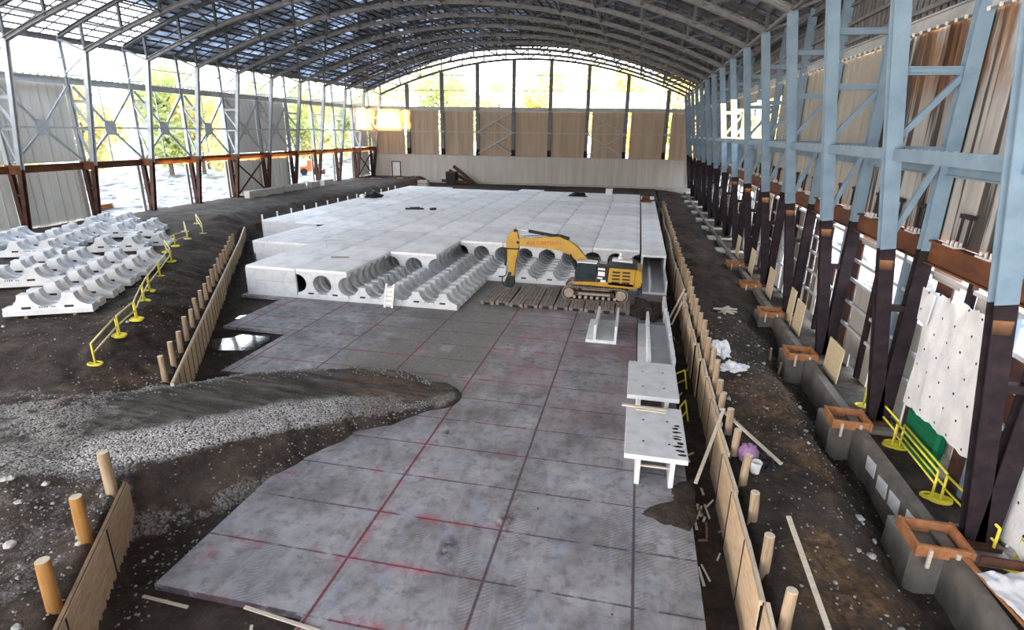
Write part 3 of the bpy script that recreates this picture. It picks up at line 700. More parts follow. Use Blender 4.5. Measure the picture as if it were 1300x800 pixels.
# ------------------------------------------------------------------ deck of inverted units
def side_wall(t,w): MB().bbox(-w/2+.02,-w/2+.2,.01,4.69,.0,2.2,.012).build('side_wall',M['precast'],t)
def make_deck_unit(w,webs):
    t=thing('precast_deck_unit','flat white precast deck unit joined into the big raised deck','concrete unit',(0,0,0),0,'flat deck units of the raised platform')
    MB().bbox(-w/2+.025,w/2-.025,.025,4.675,2.2,2.4,.015).build('deck_slab',M['deck'],t)
    if webs:
        for q in range(4):
            y=.05+1.175*q; pr=[(u,2.415-v+ (0 if v>.2 else -.1)) for u,v in web_profile(8)]
            MB().prism(pr,y,y+.62,lambda u,v,q:(u,q,v)).build('arched_web',M['precast'],t)
    return t
dk_web=make_deck_unit(4.45,True); dk=make_deck_unit(4.45,False); used={'w':False,'p':False}
def deck_put(x,y,webs):
    key='w' if webs else 'p'; src=dk_web if webs else dk
    if not used[key]: src.location=(x,y,0); used[key]=True; r=src
    else: r=dup(src,(x,y,0),0)
    return r
for x,ys in ((-1.375,54.35),(-5.825,54.35),(-10.275,54.35),(-14.725,54.35),(-19.175,47.3),(-23.625,39.1),(-28.075,39.1),(-32.525,48.5),(-36.975,60.3),(-41.425,60.3)):
    i=0
    while ys+4.7*(i+1)<108.5:
        u=deck_put(x,ys+4.7*i,i<4 and x>-26); y=ys+4.7*i
        if (x<-28 and x>-29 and y<48) or x<-41: side_wall(u,4.45)
        if ys+4.7*(i+2)>=108.5: MB().bbox(-2.2,2.2,4.5,4.68,0,2.2,.012).build('end_wall',M['precast'],u)
        i+=1
# narrow edge channels on the right and the left step
def strip_unit(name,x0,x1,y0,ln,label,group,walls=True):
    t=thing(name,label,'concrete unit',((x0+x1)/2,y0,0),0,group); w=x1-x0
    MB().bbox(-w/2+.01,w/2-.01,.01,ln-.01,2.2,2.4,.012).build('deck_slab',M['deck'],t)
    if walls:
        for s in (-1,1): MB().box(s*(w/2-.1)-.08,s*(w/2-.1)+.08,.03,ln-.03,1.2,2.2).build('side_wall',M['precast'],t)
    return t
for i in range(11): strip_unit('edge_deck_unit',.98,3.2,52.3+4.7*i,4.7,'narrow white deck unit along the right edge of the raised platform','narrow right edge deck units')
for i in range(2): t=strip_unit('edge_deck_unit',-36.4,-34.76,48.5+4.7*i,4.7,'narrow white deck unit at the left step of the raised platform','narrow left step deck units'); MB().bbox(-.8,-.62,.02,4.68,0,1.2,.012).build('lower_wall',M['precast'],t)
def end_panel(x0,x1,y,z0,z1,label):
    return tag(MB().bbox(0,x1-x0,0,.2,0,z1-z0,.015).build('end_wall_panel',M['precast'],None,(x0,y,z0)),label,'concrete panel')
end_panel(-30.35,-25.87,39.12,0,1.19,'lower blank white end panel at the front left corner of the platform')
end_panel(-30.35,-25.87,39.12,1.21,2.21,'upper blank white end panel at the front left corner of the platform')
end_panel(-36.4,-30.32,48.52,0,2.21,'blank white end panel of the second step on the left of the platform')
end_panel(-43.65,-36.42,60.32,0,2.21,'blank white end panel of the farthest left step of the platform')
# upright channels
def channel(x,y,ln,label,jag=False,hgt=1.2):
    t=thing('precast_channel',label,'concrete unit',(x,y,0)); 
    MB().bbox(0,1.98,0,ln,.0,.2,.015).build('base_slab',M['precast'],t)
    for a in (.5,1.82):
        b=MB()
        if jag:
            n=26; tops=[hgt+R.uniform(-.07,.05) for _ in range(n+1)]
            for i in range(n):
                y0,y1=ln*i/n,ln*(i+1)/n; o=R.uniform(-.05,.05)
                b.hexa([(a+o*.3,y0,.2),(a+.16+o,y0,.2),(a+.16+o,y1,.2),(a+o*.3,y1,.2),(a,y0,tops[i]),(a+.16,y0,tops[i]),(a+.16,y1,tops[i+1]),(a,y1,tops[i+1])])
        else: b.bbox(a,a+.16,0,ln,.2,hgt,.02)
        b.build('side_wall',M['precast'],t)
    return t
channel(-2.44,34.8,4.3,'single upright white concrete channel standing on the slab in front of the excavator')
channel(.9,29.9,4.2,'rough edged white concrete channel just beyond the far table unit',True)
channel(.9,34.3,4.6,'rough edged white concrete channel in the right edge row, in front of the dirt heap',True)
for i in range(5):
    t=channel(1.22,47.6+4.7*i,4.68,'upright white channel under the right edge of the platform, %s from the front'%ORD[i])
def table(y,label,mud=False):
    t=thing('precast_table_unit',label,'concrete unit',(.36,y,0))
    MB().bbox(0,2.38,0,4.25,1.12,1.32,.02).build('top_slab',M['precast'],t)
    for a in (.46,1.74): MB().bbox(a,a+.19,.06,4.2,0,1.12,.015).build('side_wall',M['precast'],t)
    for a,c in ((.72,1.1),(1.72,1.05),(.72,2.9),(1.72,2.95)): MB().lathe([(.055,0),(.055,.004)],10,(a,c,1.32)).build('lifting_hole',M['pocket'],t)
    if mud:
        b=MB()
        for i in range(9):
            cx,cy=R.uniform(2.0,2.25),.35+.29*i+R.uniform(-.06,.06); n=9
            b.prism([(cx+math.cos(2*PI*j/n)*R.uniform(.10,.24),cy+math.sin(2*PI*j/n)*R.uniform(.04,.11)) for j in range(n)],1.32,1.328,lambda u,v,q:(min(u,2.36),v,q))
        b.build('mud_smear',M['steel_dark'],t)
table(19.5,'white concrete table unit nearest the camera, mud smeared on its right edge',True)
table(24.75,'clean white concrete table unit beyond the mud smeared one')
b=MB().beam((0,0,0),(1.95,-.12,.0),.16,.07); tag(b.build('plank',M['wood_pale'],None,(.15,23.55,1.362)),'pale plank lying on the far edge of the mud smeared table unit','plank')
b=MB().beam((0,0,0),(1.3,-.1,.0),.1,.05); tag(b.build('plank',M['wood_pale'],None,(.75,23.3,1.35)),'short pale plank lying beside the longer one on the table unit','plank')
b=MB().beam((0,0,0),(1.2,0,0),.1,.06); tag(b.build('spreader_board',M['wood_pale'],None,(.98,19.75,.75)),'pale board wedged between the legs of the nearest table unit','board')

# ------------------------------------------------------------------ formwork boards and posts
def form_panel(p,q,zl,zh,label,group,m,planks=0):
    p=Vector(p);q=Vector(q); L=(q-p).length; an=math.atan2(q.y-p.y,q.x-p.x)
    t=thing('formwork_panel',label,'formwork',(p.x,p.y,0),an,group)
    b=MB()
    if planks:
        hh=(zh-zl)/planks
        for i in range(planks): b.bbox(.015,L-.015,-.025,.025,zl+hh*i+.008,zl+hh*(i+1)-.008,.008)
    else: b.box(.015,L-.015,-.025,.025,zl,zh)
    b.build('board_face',m,t)
    MB().box(.01,L-.01,.03,.13,zh-.14,zh+.02).build('top_rail',M['wood_pale'] if m is M['wood'] else M['wood_dark'],t)
    MB().box(.02,.08,-.045,-.026,zl+.02,zh-.01).build('batten',M['steel_dark'],t)
    return t
def fpost(x,y,z0,z1,r,lean,label,group,m,name='timber_post'):
    t=thing(name,label,'post',(x,y,z0),R.random()*6,group)
    b=MB(); n=14; h=z1-z0
    b.tube([(0,0,-.5),(lean*.3,0,h*.5),(lean,0,h)],[r*1.05,r,r*.97],n,False).build('shaft',m,t,smooth=True)
    b=MB().lathe([(r*.97,0),(r*.9,.012)],n,(lean,0,h-.006)); b.build('cut_top',M['cut_end'],t)
    return t
# right line, x = 4.1
y=8.0; i=0
while y<98:
    o=.1*math.sin(y*.3); form_panel((4.12+o,y+2.44),(4.12+.1*math.sin((y+2.44)*.3),y),-1.0,1.42,'tan plywood formwork panel in the long right hand line beside the trench','right formwork panels',M['wood'])
    y+=2.44; i+=1
ys=[12.55,14.55,16.9,18.9,20.9,22.6,24.3,25.7,27.1]; 
while ys[-1]<96: ys.append(ys[-1]+1.55)
for i,y in enumerate(ys):
    g=ground(4.6,y)[0]; hi=g+R.uniform(1.05,1.25)+(0.35 if y>26 else 0)
    fpost(4.52+R.uniform(-.05,.08),y,g,hi,.145,R.uniform(-.1,.1),'round tan timber post behind the right hand formwork line','right formwork posts',M['post'])
# left line
def lp(y): return (edge_x(y)+.05,y)
y=20.4; 
while y<59.5:
    y2=y+1.03 if y<52 else y+.95
    form_panel(lp(y),lp(y2),-.45,1.5,'tan plywood formwork panel in the left hand line beyond the ramp','left formwork panels',M['wood']); y=y2
y=20.9; i=0
while y<52:
    x=edge_x(y)-.55; g=ground(x,y)[0]; fpost(x,y,g,max(g+.8,2.5+R.uniform(-.1,.12)),.135,R.uniform(-.08,.08),'round timber post behind the left hand formwork line','left formwork posts',M['post']); y+=1.75
nl=['board formwork panel at the bottom left corner, nearest the camera','board formwork panel in the near left line, second from the camera','short board formwork panel ending under the gravel ramp']
for i,(a,c) in enumerate(((5.6,8.3),(8.3,11.2),(11.2,13.4))):
    form_panel(lp(a),lp(c),-.45,1.5,nl[i],None,M['wood_board'],6)
for (x,y,lab,m) in ((-13.75,8.8,'orange brown timber post nearest the bottom left corner','post_orange'),(-15.05,10.9,'orange brown timber post, second from the bottom left corner','post_orange'),(-16.3,13.0,'pale grey timber post standing in the gravel edge of the ramp','post')):
    g=ground(x,y)[0]; fpost(x,y,g,g+1.5,.17,R.uniform(-.05,.05),lab,None,M[m])

# ------------------------------------------------------------------ guardrails
def rail_section(p,q,label,m,group=None,h=1.07,plates=True):
    p=Vector(p);q=Vector(q); d=q-p; t=thing('guardrail',label,'guardrail',p,0,group); d2=Vector((d.x,d.y,0)).normalized()
    e=lambda f,z:(d.x*f,d.y*f,d.z*f+z)
    mr=M['pale_rail'] if q.x<0 else m
    MB().tube([e(0,h),e(1,h)],.045,8).build('top_rail',mr,t,smooth=True)
    MB().tube([e(0,h*.52),e(1,h*.52)],.04,8).build('mid_rail',mr,t,smooth=True)
    for f in (.0,1.0):
        MB().tube([e(f,0),e(f,h)],.045,8).build('post',m,t,smooth=True)
        if plates:
            b=MB(); c=e(f,.03); n=14
            ring=[(c[0]+math.cos(2*PI*k/n)*.36*1.0,c[1]+math.sin(2*PI*k/n)*.24,c[2]) for k in range(n+1)]
            b.tube(ring,.05,6,False); b.beam((c[0]-.34,c[1],c[2]),(c[0]+.34,c[1],c[2]),.1,.05); b.build('base_plate',m,t)
    return t
GP=[(-25.1,20.7),(-26.2,23.3),(-27.45,25.7),(-29.9,28.8),(-31.9,31.3),(-33.9,34.4),(-36.6,38.5),(-39.6,41.3),(-41.0,43.9),(-42.2,46.9)]
GZ=[ground(*p)[0] for p in GP]
for i in range(len(GP)-1):
    rail_section((*GP[i],GZ[i]),(GP[i+1][0]+.12,GP[i+1][1]-.2,GZ[i+1]),'pale yellow guardrail section beside the storage yard, %s from its near end'%ORD[i],M['yellow'])
for p,q,l in (((-42.6,47.2),(-45.8,50.6),'pale guardrail section turning back towards the wall behind the stored units'),((-44.2,51.2),(-48.5,55.5),'pale guardrail section set farthest back by the open wall')):
    rail_section((*p,ground(*p)[0]),(*q,ground(*q)[0]),l,M['pale_rail'])
zf=.38
for p,q,l in (((11.75,28.2),(11.75,24.6),'bright yellow guardrail section nearest the column foot on the right ledge'),((11.62,24.4),(11.55,20.7),'bright yellow guardrail section in front of the white sheeting'),((11.85,24.3),(11.8,20.6),'bright yellow guardrail section doubled behind the front one'),((11.75,20.5),(11.9,17.6),'bright yellow guardrail section running behind the nearest dark column'),((12.3,17.2),(12.3,14.6),'bright yellow guardrail section at the right edge of the picture')):
    rail_section((*p,zf),(*q,zf),l,M['yellow'])

# ------------------------------------------------------------------ timber mats
for i in range(10):
    t=thing('timber_mat','muddy timber crane mat laid under the excavator, %s from the left'%ORD[i],'mat',(-11.25+1.16*i,41.25+R.uniform(-.15,.12),0),R.uniform(-.02,.02))
    for j in range(4):
        MB().bbox(.02+.27*j,.02+.27*j+.25,R.uniform(-.05,.05),5.5+R.uniform(-.06,.06),0,.26+R.uniform(-.015,.015),.02).build('timber',M['matwood'],t)
    for yy in (.5,5.0): MB().tube([(-.02,yy,.14),(1.12,yy,.14)],.03,6).build('tie_rod',M['rust_dark'],t)
    MB().bbox(.3,.75,-.16,-.06,.02,.22,.03).build('end_clod',M['black'],t)

# ------------------------------------------------------------------ excavator
EX=thing('excavator','yellow tracked excavator parked on timber mats before the tunnel openings','excavator',(-2.4,45.1,.27))
def el(x,z): return (x+2.4,z-.27)       # world x,z -> local
def eprism(name,poly,y0,y1,m,parent=EX,bev=0):
    o=MB().prism([el(*p) for p in poly],y0,y1,lambda u,v,q:(u,q,v)).build(name,m,parent)
    if bev:
        md=o.modifiers.new('bevel','BEVEL'); md.width=bev; md.segments=2; md.limit_method='ANGLE'
    return o
for s in (-1,1):
    yc=s*1.2; w=.36; b=MB(); Lh=2.05; r=.5; n=10
    loop=[(-Lh+r*math.cos(a),r+r*math.sin(a)) for a in [PI/2+PI*i/n for i in range(n+1)]]+[(Lh+r*math.cos(a),r+r*math.sin(a)) for a in [-PI/2+PI*i/n for i in range(n+1)]]
    inner=[(u*.955,.5+(v-.5)*.86) for u,v in loop]
    N=len(loop); vs=[]
    for y in (yc-w,yc+w): vs+=[(u,y,v) for u,v in loop]+[(u,y,v) for u,v in inner]
    fs=[]
    for i in range(N):
        j=(i+1)%N; a,c=i,j
        fs+=[(a,c,N+c,N+a),(2*N+a,3*N+a,3*N+c,2*N+c),(a,2*N+a,2*N+c,c),(N+a,N+c,3*N+c,3*N+a)]
    tk=b.add(vs,fs).build('track',M['trackdark'],EX,(-.15,0,0))
    b=MB(); per=[]
    for i in range(N):
        p,q=Vector(loop[i]),Vector(loop[(i+1)%N]); L=(q-p).length; k=max(1,round(L/.2))
        for j in range(k): per.append((p+(q-p)*(j+.5)/k,(q-p).normalized()))
    for c,d in per:
        nrm=Vector((d.y,-d.x)); A=c-d*.085+nrm*.0; B=c+d*.085; a0=(A.x,A.y);b0=(B.x,B.y); a1=(A.x+nrm.x*.05,A.y+nrm.y*.05); b1=(c.x+d.x*.02+nrm.x*.06,c.y+d.y*.02+nrm.y*.06)
        b.prism([a0,b0,b1,a1],yc-w-.01,yc+w+.01,lambda u,v,q:(u,q,v))
    b.build('track_shoes',M['track'],tk)
    MB().prism([(-1.6,.36),(1.6,.36),(1.5,.66),(-1.5,.66)],yc-.24,yc+.24,lambda u,v,q:(u,q,v)).build('track_frame',M['trackdark'],tk)
    for x in (-Lh,Lh):
        MB().lathe([(.40,-.33),(.40,-.25),(.30,-.22),(.30,.22),(.40,.25),(.40,.33)],20,(x,yc,.5),'y').build('drive_wheel',M['track'],tk,smooth=False)
        MB().lathe([(.2,-.37),(.2,.37)],16,(x,yc,.5),'y').build('hub',M['track'],tk)
    for i in range(8): MB().lathe([(.13,-.31),(.13,.31)],12,(-1.6+3.2*i/7,yc,.2),'y').build('track_roller',M['track'],tk)
    for x in (-.7,.8): MB().lathe([(.09,-.34),(.09,.34)],10,(x,yc,.9),'y').build('carrier_roller',M['track'],tk)
    MB().box(-1.3,1.2,yc+s*.37-.02,yc+s*.37+.02,.42,.6).build('step',M['track'],tk)
MB().box(-1.2,1.0,-.9,.9,.45,.95).build('undercarriage',M['track'],EX)
MB().lathe([(.75,.95),(.75,1.12)],24,(-.2,0,0)).build('slew_ring',M['black'],EX)
eprism('house',[(-4.25,1.52),(.45,1.40),(.45,1.8),(-1.6,1.85),(-4.25,1.72)],-1.55,1.55,M['cat'],bev=.03)
eprism('engine_cover',[(-1.62,1.6),(.45,1.5),(.5,2.95),(-1.55,3.0)],-1.55,1.55,M['cat'],bev=.06)
eprism('counterweight',[(.42,1.36),(.95,1.55),(1.05,2.0),(.95,2.85),(.45,2.95)],-1.5,1.5,M['cat'],bev=.1)
for r in range(4):
    for c in range(2):
        x=-1.28+.78*c; z=2.68-.27*r; MB().box(el(x,0)[0],el(x+.6,0)[0],-1.575,-1.53,z-.27-.07,z-.27+.06).build('vent',M['black'],EX)
eprism('engine_deck',[(-1.6,3.0),(.6,2.92),(.6,3.08),(-1.6,3.18)],-1.5,1.5,M['black'])
eprism('silver_hood',[(-1.4,3.17),(.2,3.1),(.2,3.28),(-1.4,3.34)],.0,1.0,M['silver'],bev=.03)
MB().lathe([(.2,0),(.22,.25),(.12,.3),(.12,.55)],14,(*el(-.75,0)[:1],.5,el(0,3.3)[1])).build('exhaust',M['silver'],EX)
cab=eprism('cab',[(-4.2,1.72),(-2.6,1.72),(-2.5,2.4),(-2.5,3.22),(-3.95,3.25),(-4.2,2.5)],-1.5,-.45,M['black'],bev=.05)
eprism('cab_side_window',[(-4.08,1.95),(-2.65,1.95),(-2.62,3.12),(-3.9,3.14),(-4.08,2.5)],-1.52,-1.49,M['glass'],cab)
eprism('cab_roof',[(-4.05,3.25),(-2.5,3.22),(-2.5,3.3),(-4.0,3.34)],-1.5,-.45,M['silver'],cab,bev=.02)
b=MB(); 
for z in (1.95,2.5,3.1): b.box(el(-4.22,0)[0],el(-2.6,0)[0],-1.535,-1.515,z-.29,z-.25)
b.box(el(-3.35,0)[0],el(-3.3,0)[0],-1.535,-1.515,1.68,2.86); b.build('window_bar',M['black'],cab)
sp=eprism('side_panel',[(-2.48,1.72),(-1.62,1.72),(-1.58,3.0),(-2.45,3.05)],-1.53,-.3,M['black'],bev=.03)
for x0,x1,z0,z1 in ((-2.4,-1.85,2.78,2.95),(-2.38,-1.85,2.32,2.66),(-2.4,-2.0,2.08,2.2),(-2.15,-1.75,1.82,2.0)):
    eprism('decal_panel',[(x0,z0),(x1,z0-.02),(x1,z1-.02),(x0,z1)],-1.545,-1.53,M['white'],sp)
b=MB()
for a,c in (((-1.6,2.9),(-1.6,3.5)),((.4,2.9),(.4,3.4)),((-1.6,3.5),(.4,3.4))): b.tube([(el(*a)[0],-1.45,el(*a)[1]),(el(*c)[0],-1.45,el(*c)[1])],.02,6)
b.build('handrail',M['black'],EX)
BOOM=[(-9.07,4.55),(-8.81,4.75),(-8.07,4.72),(-6.82,4.9),(-5.69,4.99),(-4.85,4.68),(-4.22,4.25),(-3.73,3.7),(-3.41,3.31),(-3.3,2.9),(-3.5,2.3),(-3.75,2.3),(-3.95,2.91),(-4.8,3.54),(-5.64,3.85),(-6.9,3.99),(-8.79,4.06),(-9.06,4.15)]
bm=eprism('boom',BOOM,-.27,.27,M['cat'],bev=.04)
fc=bpy.data.curves.new('lettering','FONT'); fc.body='A38 CARTERY'; fc.size=.42; fc.extrude=.006; fc.align_x='LEFT'
to=bpy.data.objects.new('lettering_tmp',fc); COL.objects.link(to); dg=bpy.context.evaluated_depsgraph_get(); me=bpy.data.meshes.new_from_object(to.evaluated_get(dg)); bpy.data.objects.remove(to)
me.materials.clear(); me.materials.append(M['red']); lt=bpy.data.objects.new('lettering',me); COL.objects.link(lt); lt.parent=bm; lt.location=(*el(-8.35,0)[:1],-.283,el(0,4.21)[1]); lt.rotation_euler=(PI/2,-.035,0); lt.scale=(1.0,1,1)
STICK=[(-9.3,5.5),(-9.66,5.2),(-9.98,4.77),(-10.08,4.08),(-10.0,3.66),(-9.9,2.59),(-9.8,1.5),(-9.36,1.5),(-9.25,2.63),(-9.08,3.5),(-8.95,4.2),(-9.0,4.6),(-9.13,5.07)]
st=eprism('stick',STICK,-.22,.22,M['cat'],bev=.04)
eprism('stick_band',[(-10.1,3.72),(-9.0,3.75),(-9.02,3.87),(-10.1,3.84)],-.24,.24,M['black'],st)
for x,z in ((-9.05,4.35),(-9.7,1.7),(-9.32,5.3)): MB().lathe([(.13,-.3),(.13,.3)],12,(el(x,z)[0],0,el(x,z)[1]),'y').build('pin',M['black'],EX)
def cyl(name,a,c,r1,r2,y,f=.55,m1='black',m2='silver'):
    A=Vector((el(*a)[0],y,el(*a)[1]));B=Vector((el(*c)[0],y,el(*c)[1])); Md=A.lerp(B,f)
    o=MB().tube([A,Md],r1,12).build(name,M[m1],EX,smooth=False); MB().tube([Md,B],r2,10).build('piston_rod',M[m2],o); return o
cyl('stick_cylinder',(-4.9,4.85),(-9.3,5.42),.13,.05,0,.76)
cyl('bucket_cylinder',(-10.1,3.8),(-10.18,1.35),.11,.06,0,.6)
for y in (-.45,.45): cyl('boom_cylinder',(-3.95,1.9),(-4.75,3.65),.13,.07,y*.75,.7,'black','black')
eprism('quick_coupler',[(-9.9,1.6),(-9.35,1.6),(-9.3,.75),(-9.55,.45),(-10.05,.5),(-10.15,1.0)],-.2,.2,M['black'],bev=.05)
MB().tube([(el(-10.05,0)[0],-.1,1.25),(el(-10.35,0)[0],-.1,1.05),(el(-10.4,0)[0],-.1,.7),(el(-10.2,0)[0],-.1,.35),(el(-9.9,0)[0],-.1,.35)],.05,8).build('link_loop',M['black'],EX)
b=MB(); b.tube([(el(-4.9,0)[0],.2,4.62),(el(-5.8,0)[0],.2,4.85),(el(-7.6,0)[0],.2,4.62),(el(-8.6,0)[0],.2,4.55),(el(-9.0,0)[0],.2,4.0)],.03,6); b.build('hose',M['black'],EX)
# ------------------------------------------------------------------ right side: sheeting, plywood, tank
def sheeting(y0,y1,z0,z1,x,label,fold=.12,sk=0):
    b=MB(); n,m=40,44
    for j in range(m+1):
        for i in range(n+1):
            u,v=i/n,j/m; y=y0+(y1-y0)*u; z=z0+(z1-z0)*v
            w=fold*(noise.noise(Vector((y*.9,z*.35,3)))+.5*noise.noise(Vector((y*2.3,z*.8,7))))+(.12*math.sin(u*17)*max(0,v-.86)/.14 if v>.86 else 0)
            zz=z+(.12*noise.noise(Vector((y*1.7,0,1))) if j in (0,m) else 0)+sk*(u-.5)+(.1*noise.noise(Vector((y*4,1,z*4))) if v>.9 else 0)
            b.v.append((x+w,y,zz))
    for j in range(m):
        for i in range(n): a=j*(n+1)+i; b.f.append([a,a+1,a+n+2,a+n+1])
    return tag(b.build('white_sheeting',M['tarp'],None,smooth=True),label,'sheeting')
sheeting(20.2,25.5,2.1,7.15,12.15,'white fastener dotted sheeting hung between the two nearest columns at right',.07,-.25)
sheeting(13.4,18.0,.9,7.0,12.25,'white fastener dotted sheeting cut by the right edge of the picture',.07)
fl=MB().prism([(-.5,0),(.55,.1),(.45,-1.25),(-.35,-1.3)],0,.04,lambda u,v,t:(t,u,v)).build('loose_flap',M['tarp'],bpy.data.objects['white_sheeting'],(11.95,25.2,7.0))
# crumpled sheet at the foot of the nearest column
b=MB(); n=26
for j in range(n+1):
    for i in range(n+1):
        u,v=i/n*2.4-1.2,j/n*2.6-1.3; b.v.append((u,v,.12+.28*abs(noise.noise(Vector((u*1.6,v*1.6,4))))+.12*noise.noise(Vector((u*4,v*4,2)))))
for j in range(n):
    for i in range(n): a=j*(n+1)+i; b.f.append([a,a+1,a+n+2,a+n+1])
tag(b.build('crumpled_sheeting',M['tarp'],None,(12.0,15.0,.75),.2,True),'crumpled white sheeting lying at the bottom right corner','sheeting')
b=MB().beam((0,0,0),(.25,-2.6,0),.12,.1); tag(b.build('edge_timber',M['wood_orange'],None,(10.75,16.9,.75)),'orange timber running along the crumpled sheeting at bottom right','timber')
b=MB().beam((0,0,0),(2.2,-.1,0),.1,.3); tag(b.build('cross_timber',M['rust_dark'],None,(11.0,16.6,.95)),'dark red board lying across the foot of the nearest column','board')
tk=thing('storage_tank','dark green plastic tank half hidden behind the dotted sheeting','tank',(12.0,23.6,.38))
MB().bbox(.1,.5,-1.3,1.3,0,1.75,.12).build('body',M['green'],tk); MB().bbox(.07,.1,-.3,.3,.5,1.5,.01).build('door',M['green'],tk)
PLY=[(30.6,2.3,1.9),(38.2,1.9,2.1),(40.6,1.4,2.4),(47.0,2.0,2.3),(55.2,2.0,2.3),(63.3,2.0,2.2)]
for i,(y,w,h) in enumerate(PLY):
    p=MB().bbox(0,.05,0,w,0,h,.005).build('plywood_sheet',M['ply'],None,(11.2,y,.42)); p.rotation_euler=(0,.05,0)
    tag(p,'tan plywood sheet leaning at the foot of the right wall, %s from the camera'%ORD[i],'plywood')
# ------------------------------------------------------------------ trench and bank clutter on the right
def heap(name,label,cat,loc,rx,ry,rz,m,seed,sub=2,rough=.45,parts=None):
    vs,fs=ICO[sub]; off=Vector((seed*3.1,seed*1.7,seed)); o=[]
    for v in vs:
        k=1+rough*noise.noise(v*1.8+off)+rough*.4*noise.noise(v*5+off); o.append((v.x*rx*k,v.y*ry*k,max(-.02,v.z*rz*k)))
    return tag(MB().add(o,fs).build(name,m,None,loc,0,False),label,cat)
g=lambda x,y:ground(x,y)[0]
heap('cloth_pile','crumpled white cloth pile behind the right formwork posts','cloth',(5.5,32.6,g(5.5,32.6)),.55,1.1,.55,M['tarp'],3,3,.6)
heap('cloth_pile','small crumpled white cloth heap just nearer than the big white pile','cloth',(5.95,29.9,g(5.95,29.9)),.75,.6,.38,M['tarp'],5,3,.7)
bg=thing('bag','purple plastic bag lying on the bank beside the right formwork','bag',(5.05,20.6,g(5.05,20.6)))
vs,fs=ICO[2]; MB().add([(v.x*.36*(1+.3*noise.noise(v*2)),v.y*.45*(1+.3*noise.noise(v*2.3)),max(0,.35+v.z*.42*(1+.3*noise.noise(v*3)))) for v in vs],fs).build('sack',M['purple'],bg)
MB().tube([(-.1,-.25,.55),(0,-.2,.85),(.15,-.2,.6)],.03,6).build('handle',M['purple'],bg)
bk=thing('bucket','white bucket standing by the purple bag','bucket',(5.15,19.75,g(5.15,19.75)))
MB().lathe([(.15,0),(.2,.42),(.22,.42),(.22,.46),(.18,.46),(.14,.05)],18).build('body',M['white'],bk); MB().tube([(-.2,0,.42),(-.12,0,.62),(.12,0,.62),(.2,0,.42)],.012,6).build('handle',M['black'],bk)
heap('black_sack','black plastic sack beside the purple bag','sack',(5.75,20.5,g(5.75,20.5)),.4,.5,.35,M['tarpblack'],8,2)
for a,c,l in (((3.1,19.6,.35),(4.45,23.4,1.75),'long pale brace board leaning from the trench onto the right formwork'),((4.35,23.6,1.65),(6.2,20.4,1.15),'pale brace board sloping from the right formwork down to the bank'),
              ((3.1,41.3,-.2),(4.25,43.6,1.7),'pale brace board, the left one of two leaning on the far right formwork'),((3.3,40.4,-.2),(4.35,42.9,1.6),'pale brace board, the right one of two leaning on the far right formwork'),
              ((5.6,12.4,g(5.6,12.4)+.06),(5.4,16.2,g(5.4,16.2)+.7),'grey stake slanting behind the nearest right posts')):
    tag(MB().beam(a,c,.13,.07).build('brace_board',M['wood_pale'],None),l,'board')
def yframe(x,y,z,rz,l):
    t=thing('barrier_frame',l,'barrier',(x,y,z),rz); 
    for q in (-.45,.45): MB().tube([(q,0,0),(q,.25,1.1)],.045,8).build('leg',M['yellow'],t)
    MB().tube([(-.45,.25,1.1),(.45,.25,1.1)],.045,8).build('top_bar',M['yellow'],t); MB().tube([(-.45,.13,.55),(.45,.13,.55)],.04,8).build('mid_bar',M['yellow'],t)
yframe(3.45,30.6,-.9,.9,'yellow barrier frame dropped in the right trench beside the far table unit')
yframe(3.35,26.6,-.9,1.2,'yellow barrier frame dropped in the right trench beside the clean table unit')
rr=random.Random(11)
for i in range(26):
    x,y=rr.uniform(3.1,3.95),rr.uniform(12,40) if i>9 else rr.uniform(15.5,20)
    L=rr.uniform(.25,.9); a=rr.uniform(0,3.1); z=g(x,y)+.06
    tag(MB().beam((0,0,0),(L*math.cos(a)*.5,L*math.sin(a),.05),rr.uniform(.05,.1),.05).build('scrap_offcut',M[rr.choice(['wood_pale','silver','wood_dark'])],None,(x,y,z)),'small scrap offcut lying in the dark trench along the right formwork','scrap','scrap in the right trench')
t=thing('debris_pile','grey splintered board debris lying on the far right bank','debris',(7.0,41.5,g(7.0,41.5)))
for i in range(9):
    a=rr.uniform(0,3.1); L=rr.uniform(.8,2.2); MB().beam((-L/2*math.cos(a),-L/2*math.sin(a),.05+.04*i),(L/2*math.cos(a),L/2*math.sin(a),.08+.04*i),.2,.05).build('broken_board',M['conc_pale' if i%2 else 'wood_pale'],t)
for i,(x,y) in enumerate(((9.2,33.8),(8.9,35.0))): fpost(x,y,g(x,y),g(x,y)+.75,.07,.05,'thin wooden stake standing in the right bank, %s of two from the camera'%('nearer','farther')[i],None,M['post'],'wooden_stake')
# soil fallen on the slab corner beside the nearest table
pts=[(1.15,17.75),(1.9,17.35),(2.8,17.2),(3.1,18.2),(3.1,20.4),(2.6,20.1),(2.25,19.6),(2.3,18.8),(1.8,18.4),(1.35,18.2)]
b=MB()
cxy=(2.45,18.6); n=len(pts); dens=[]
for i in range(n):
    p,q=pts[i],pts[(i+1)%n]
    for j in range(5): 
        f=j/5; dens.append((p[0]+(q[0]-p[0])*f+rr.uniform(-.05,.05),p[1]+(q[1]-p[1])*f+rr.uniform(-.05,.05)))
N=len(dens)
for rg,zz in ((1.,.004),(.8,.06),(.5,.1),(.2,.11)):
    for p in dens: b.v.append((cxy[0]+(p[0]-cxy[0])*rg,cxy[1]+(p[1]-cxy[1])*rg,zz+rr.uniform(0,.03)*(rg<1)))
for k in range(3):
    for i in range(N): b.f.append([k*N+i,k*N+(i+1)%N,(k+1)*N+(i+1)%N,(k+1)*N+i])
b.f.append([3*N+i for i in range(N)])
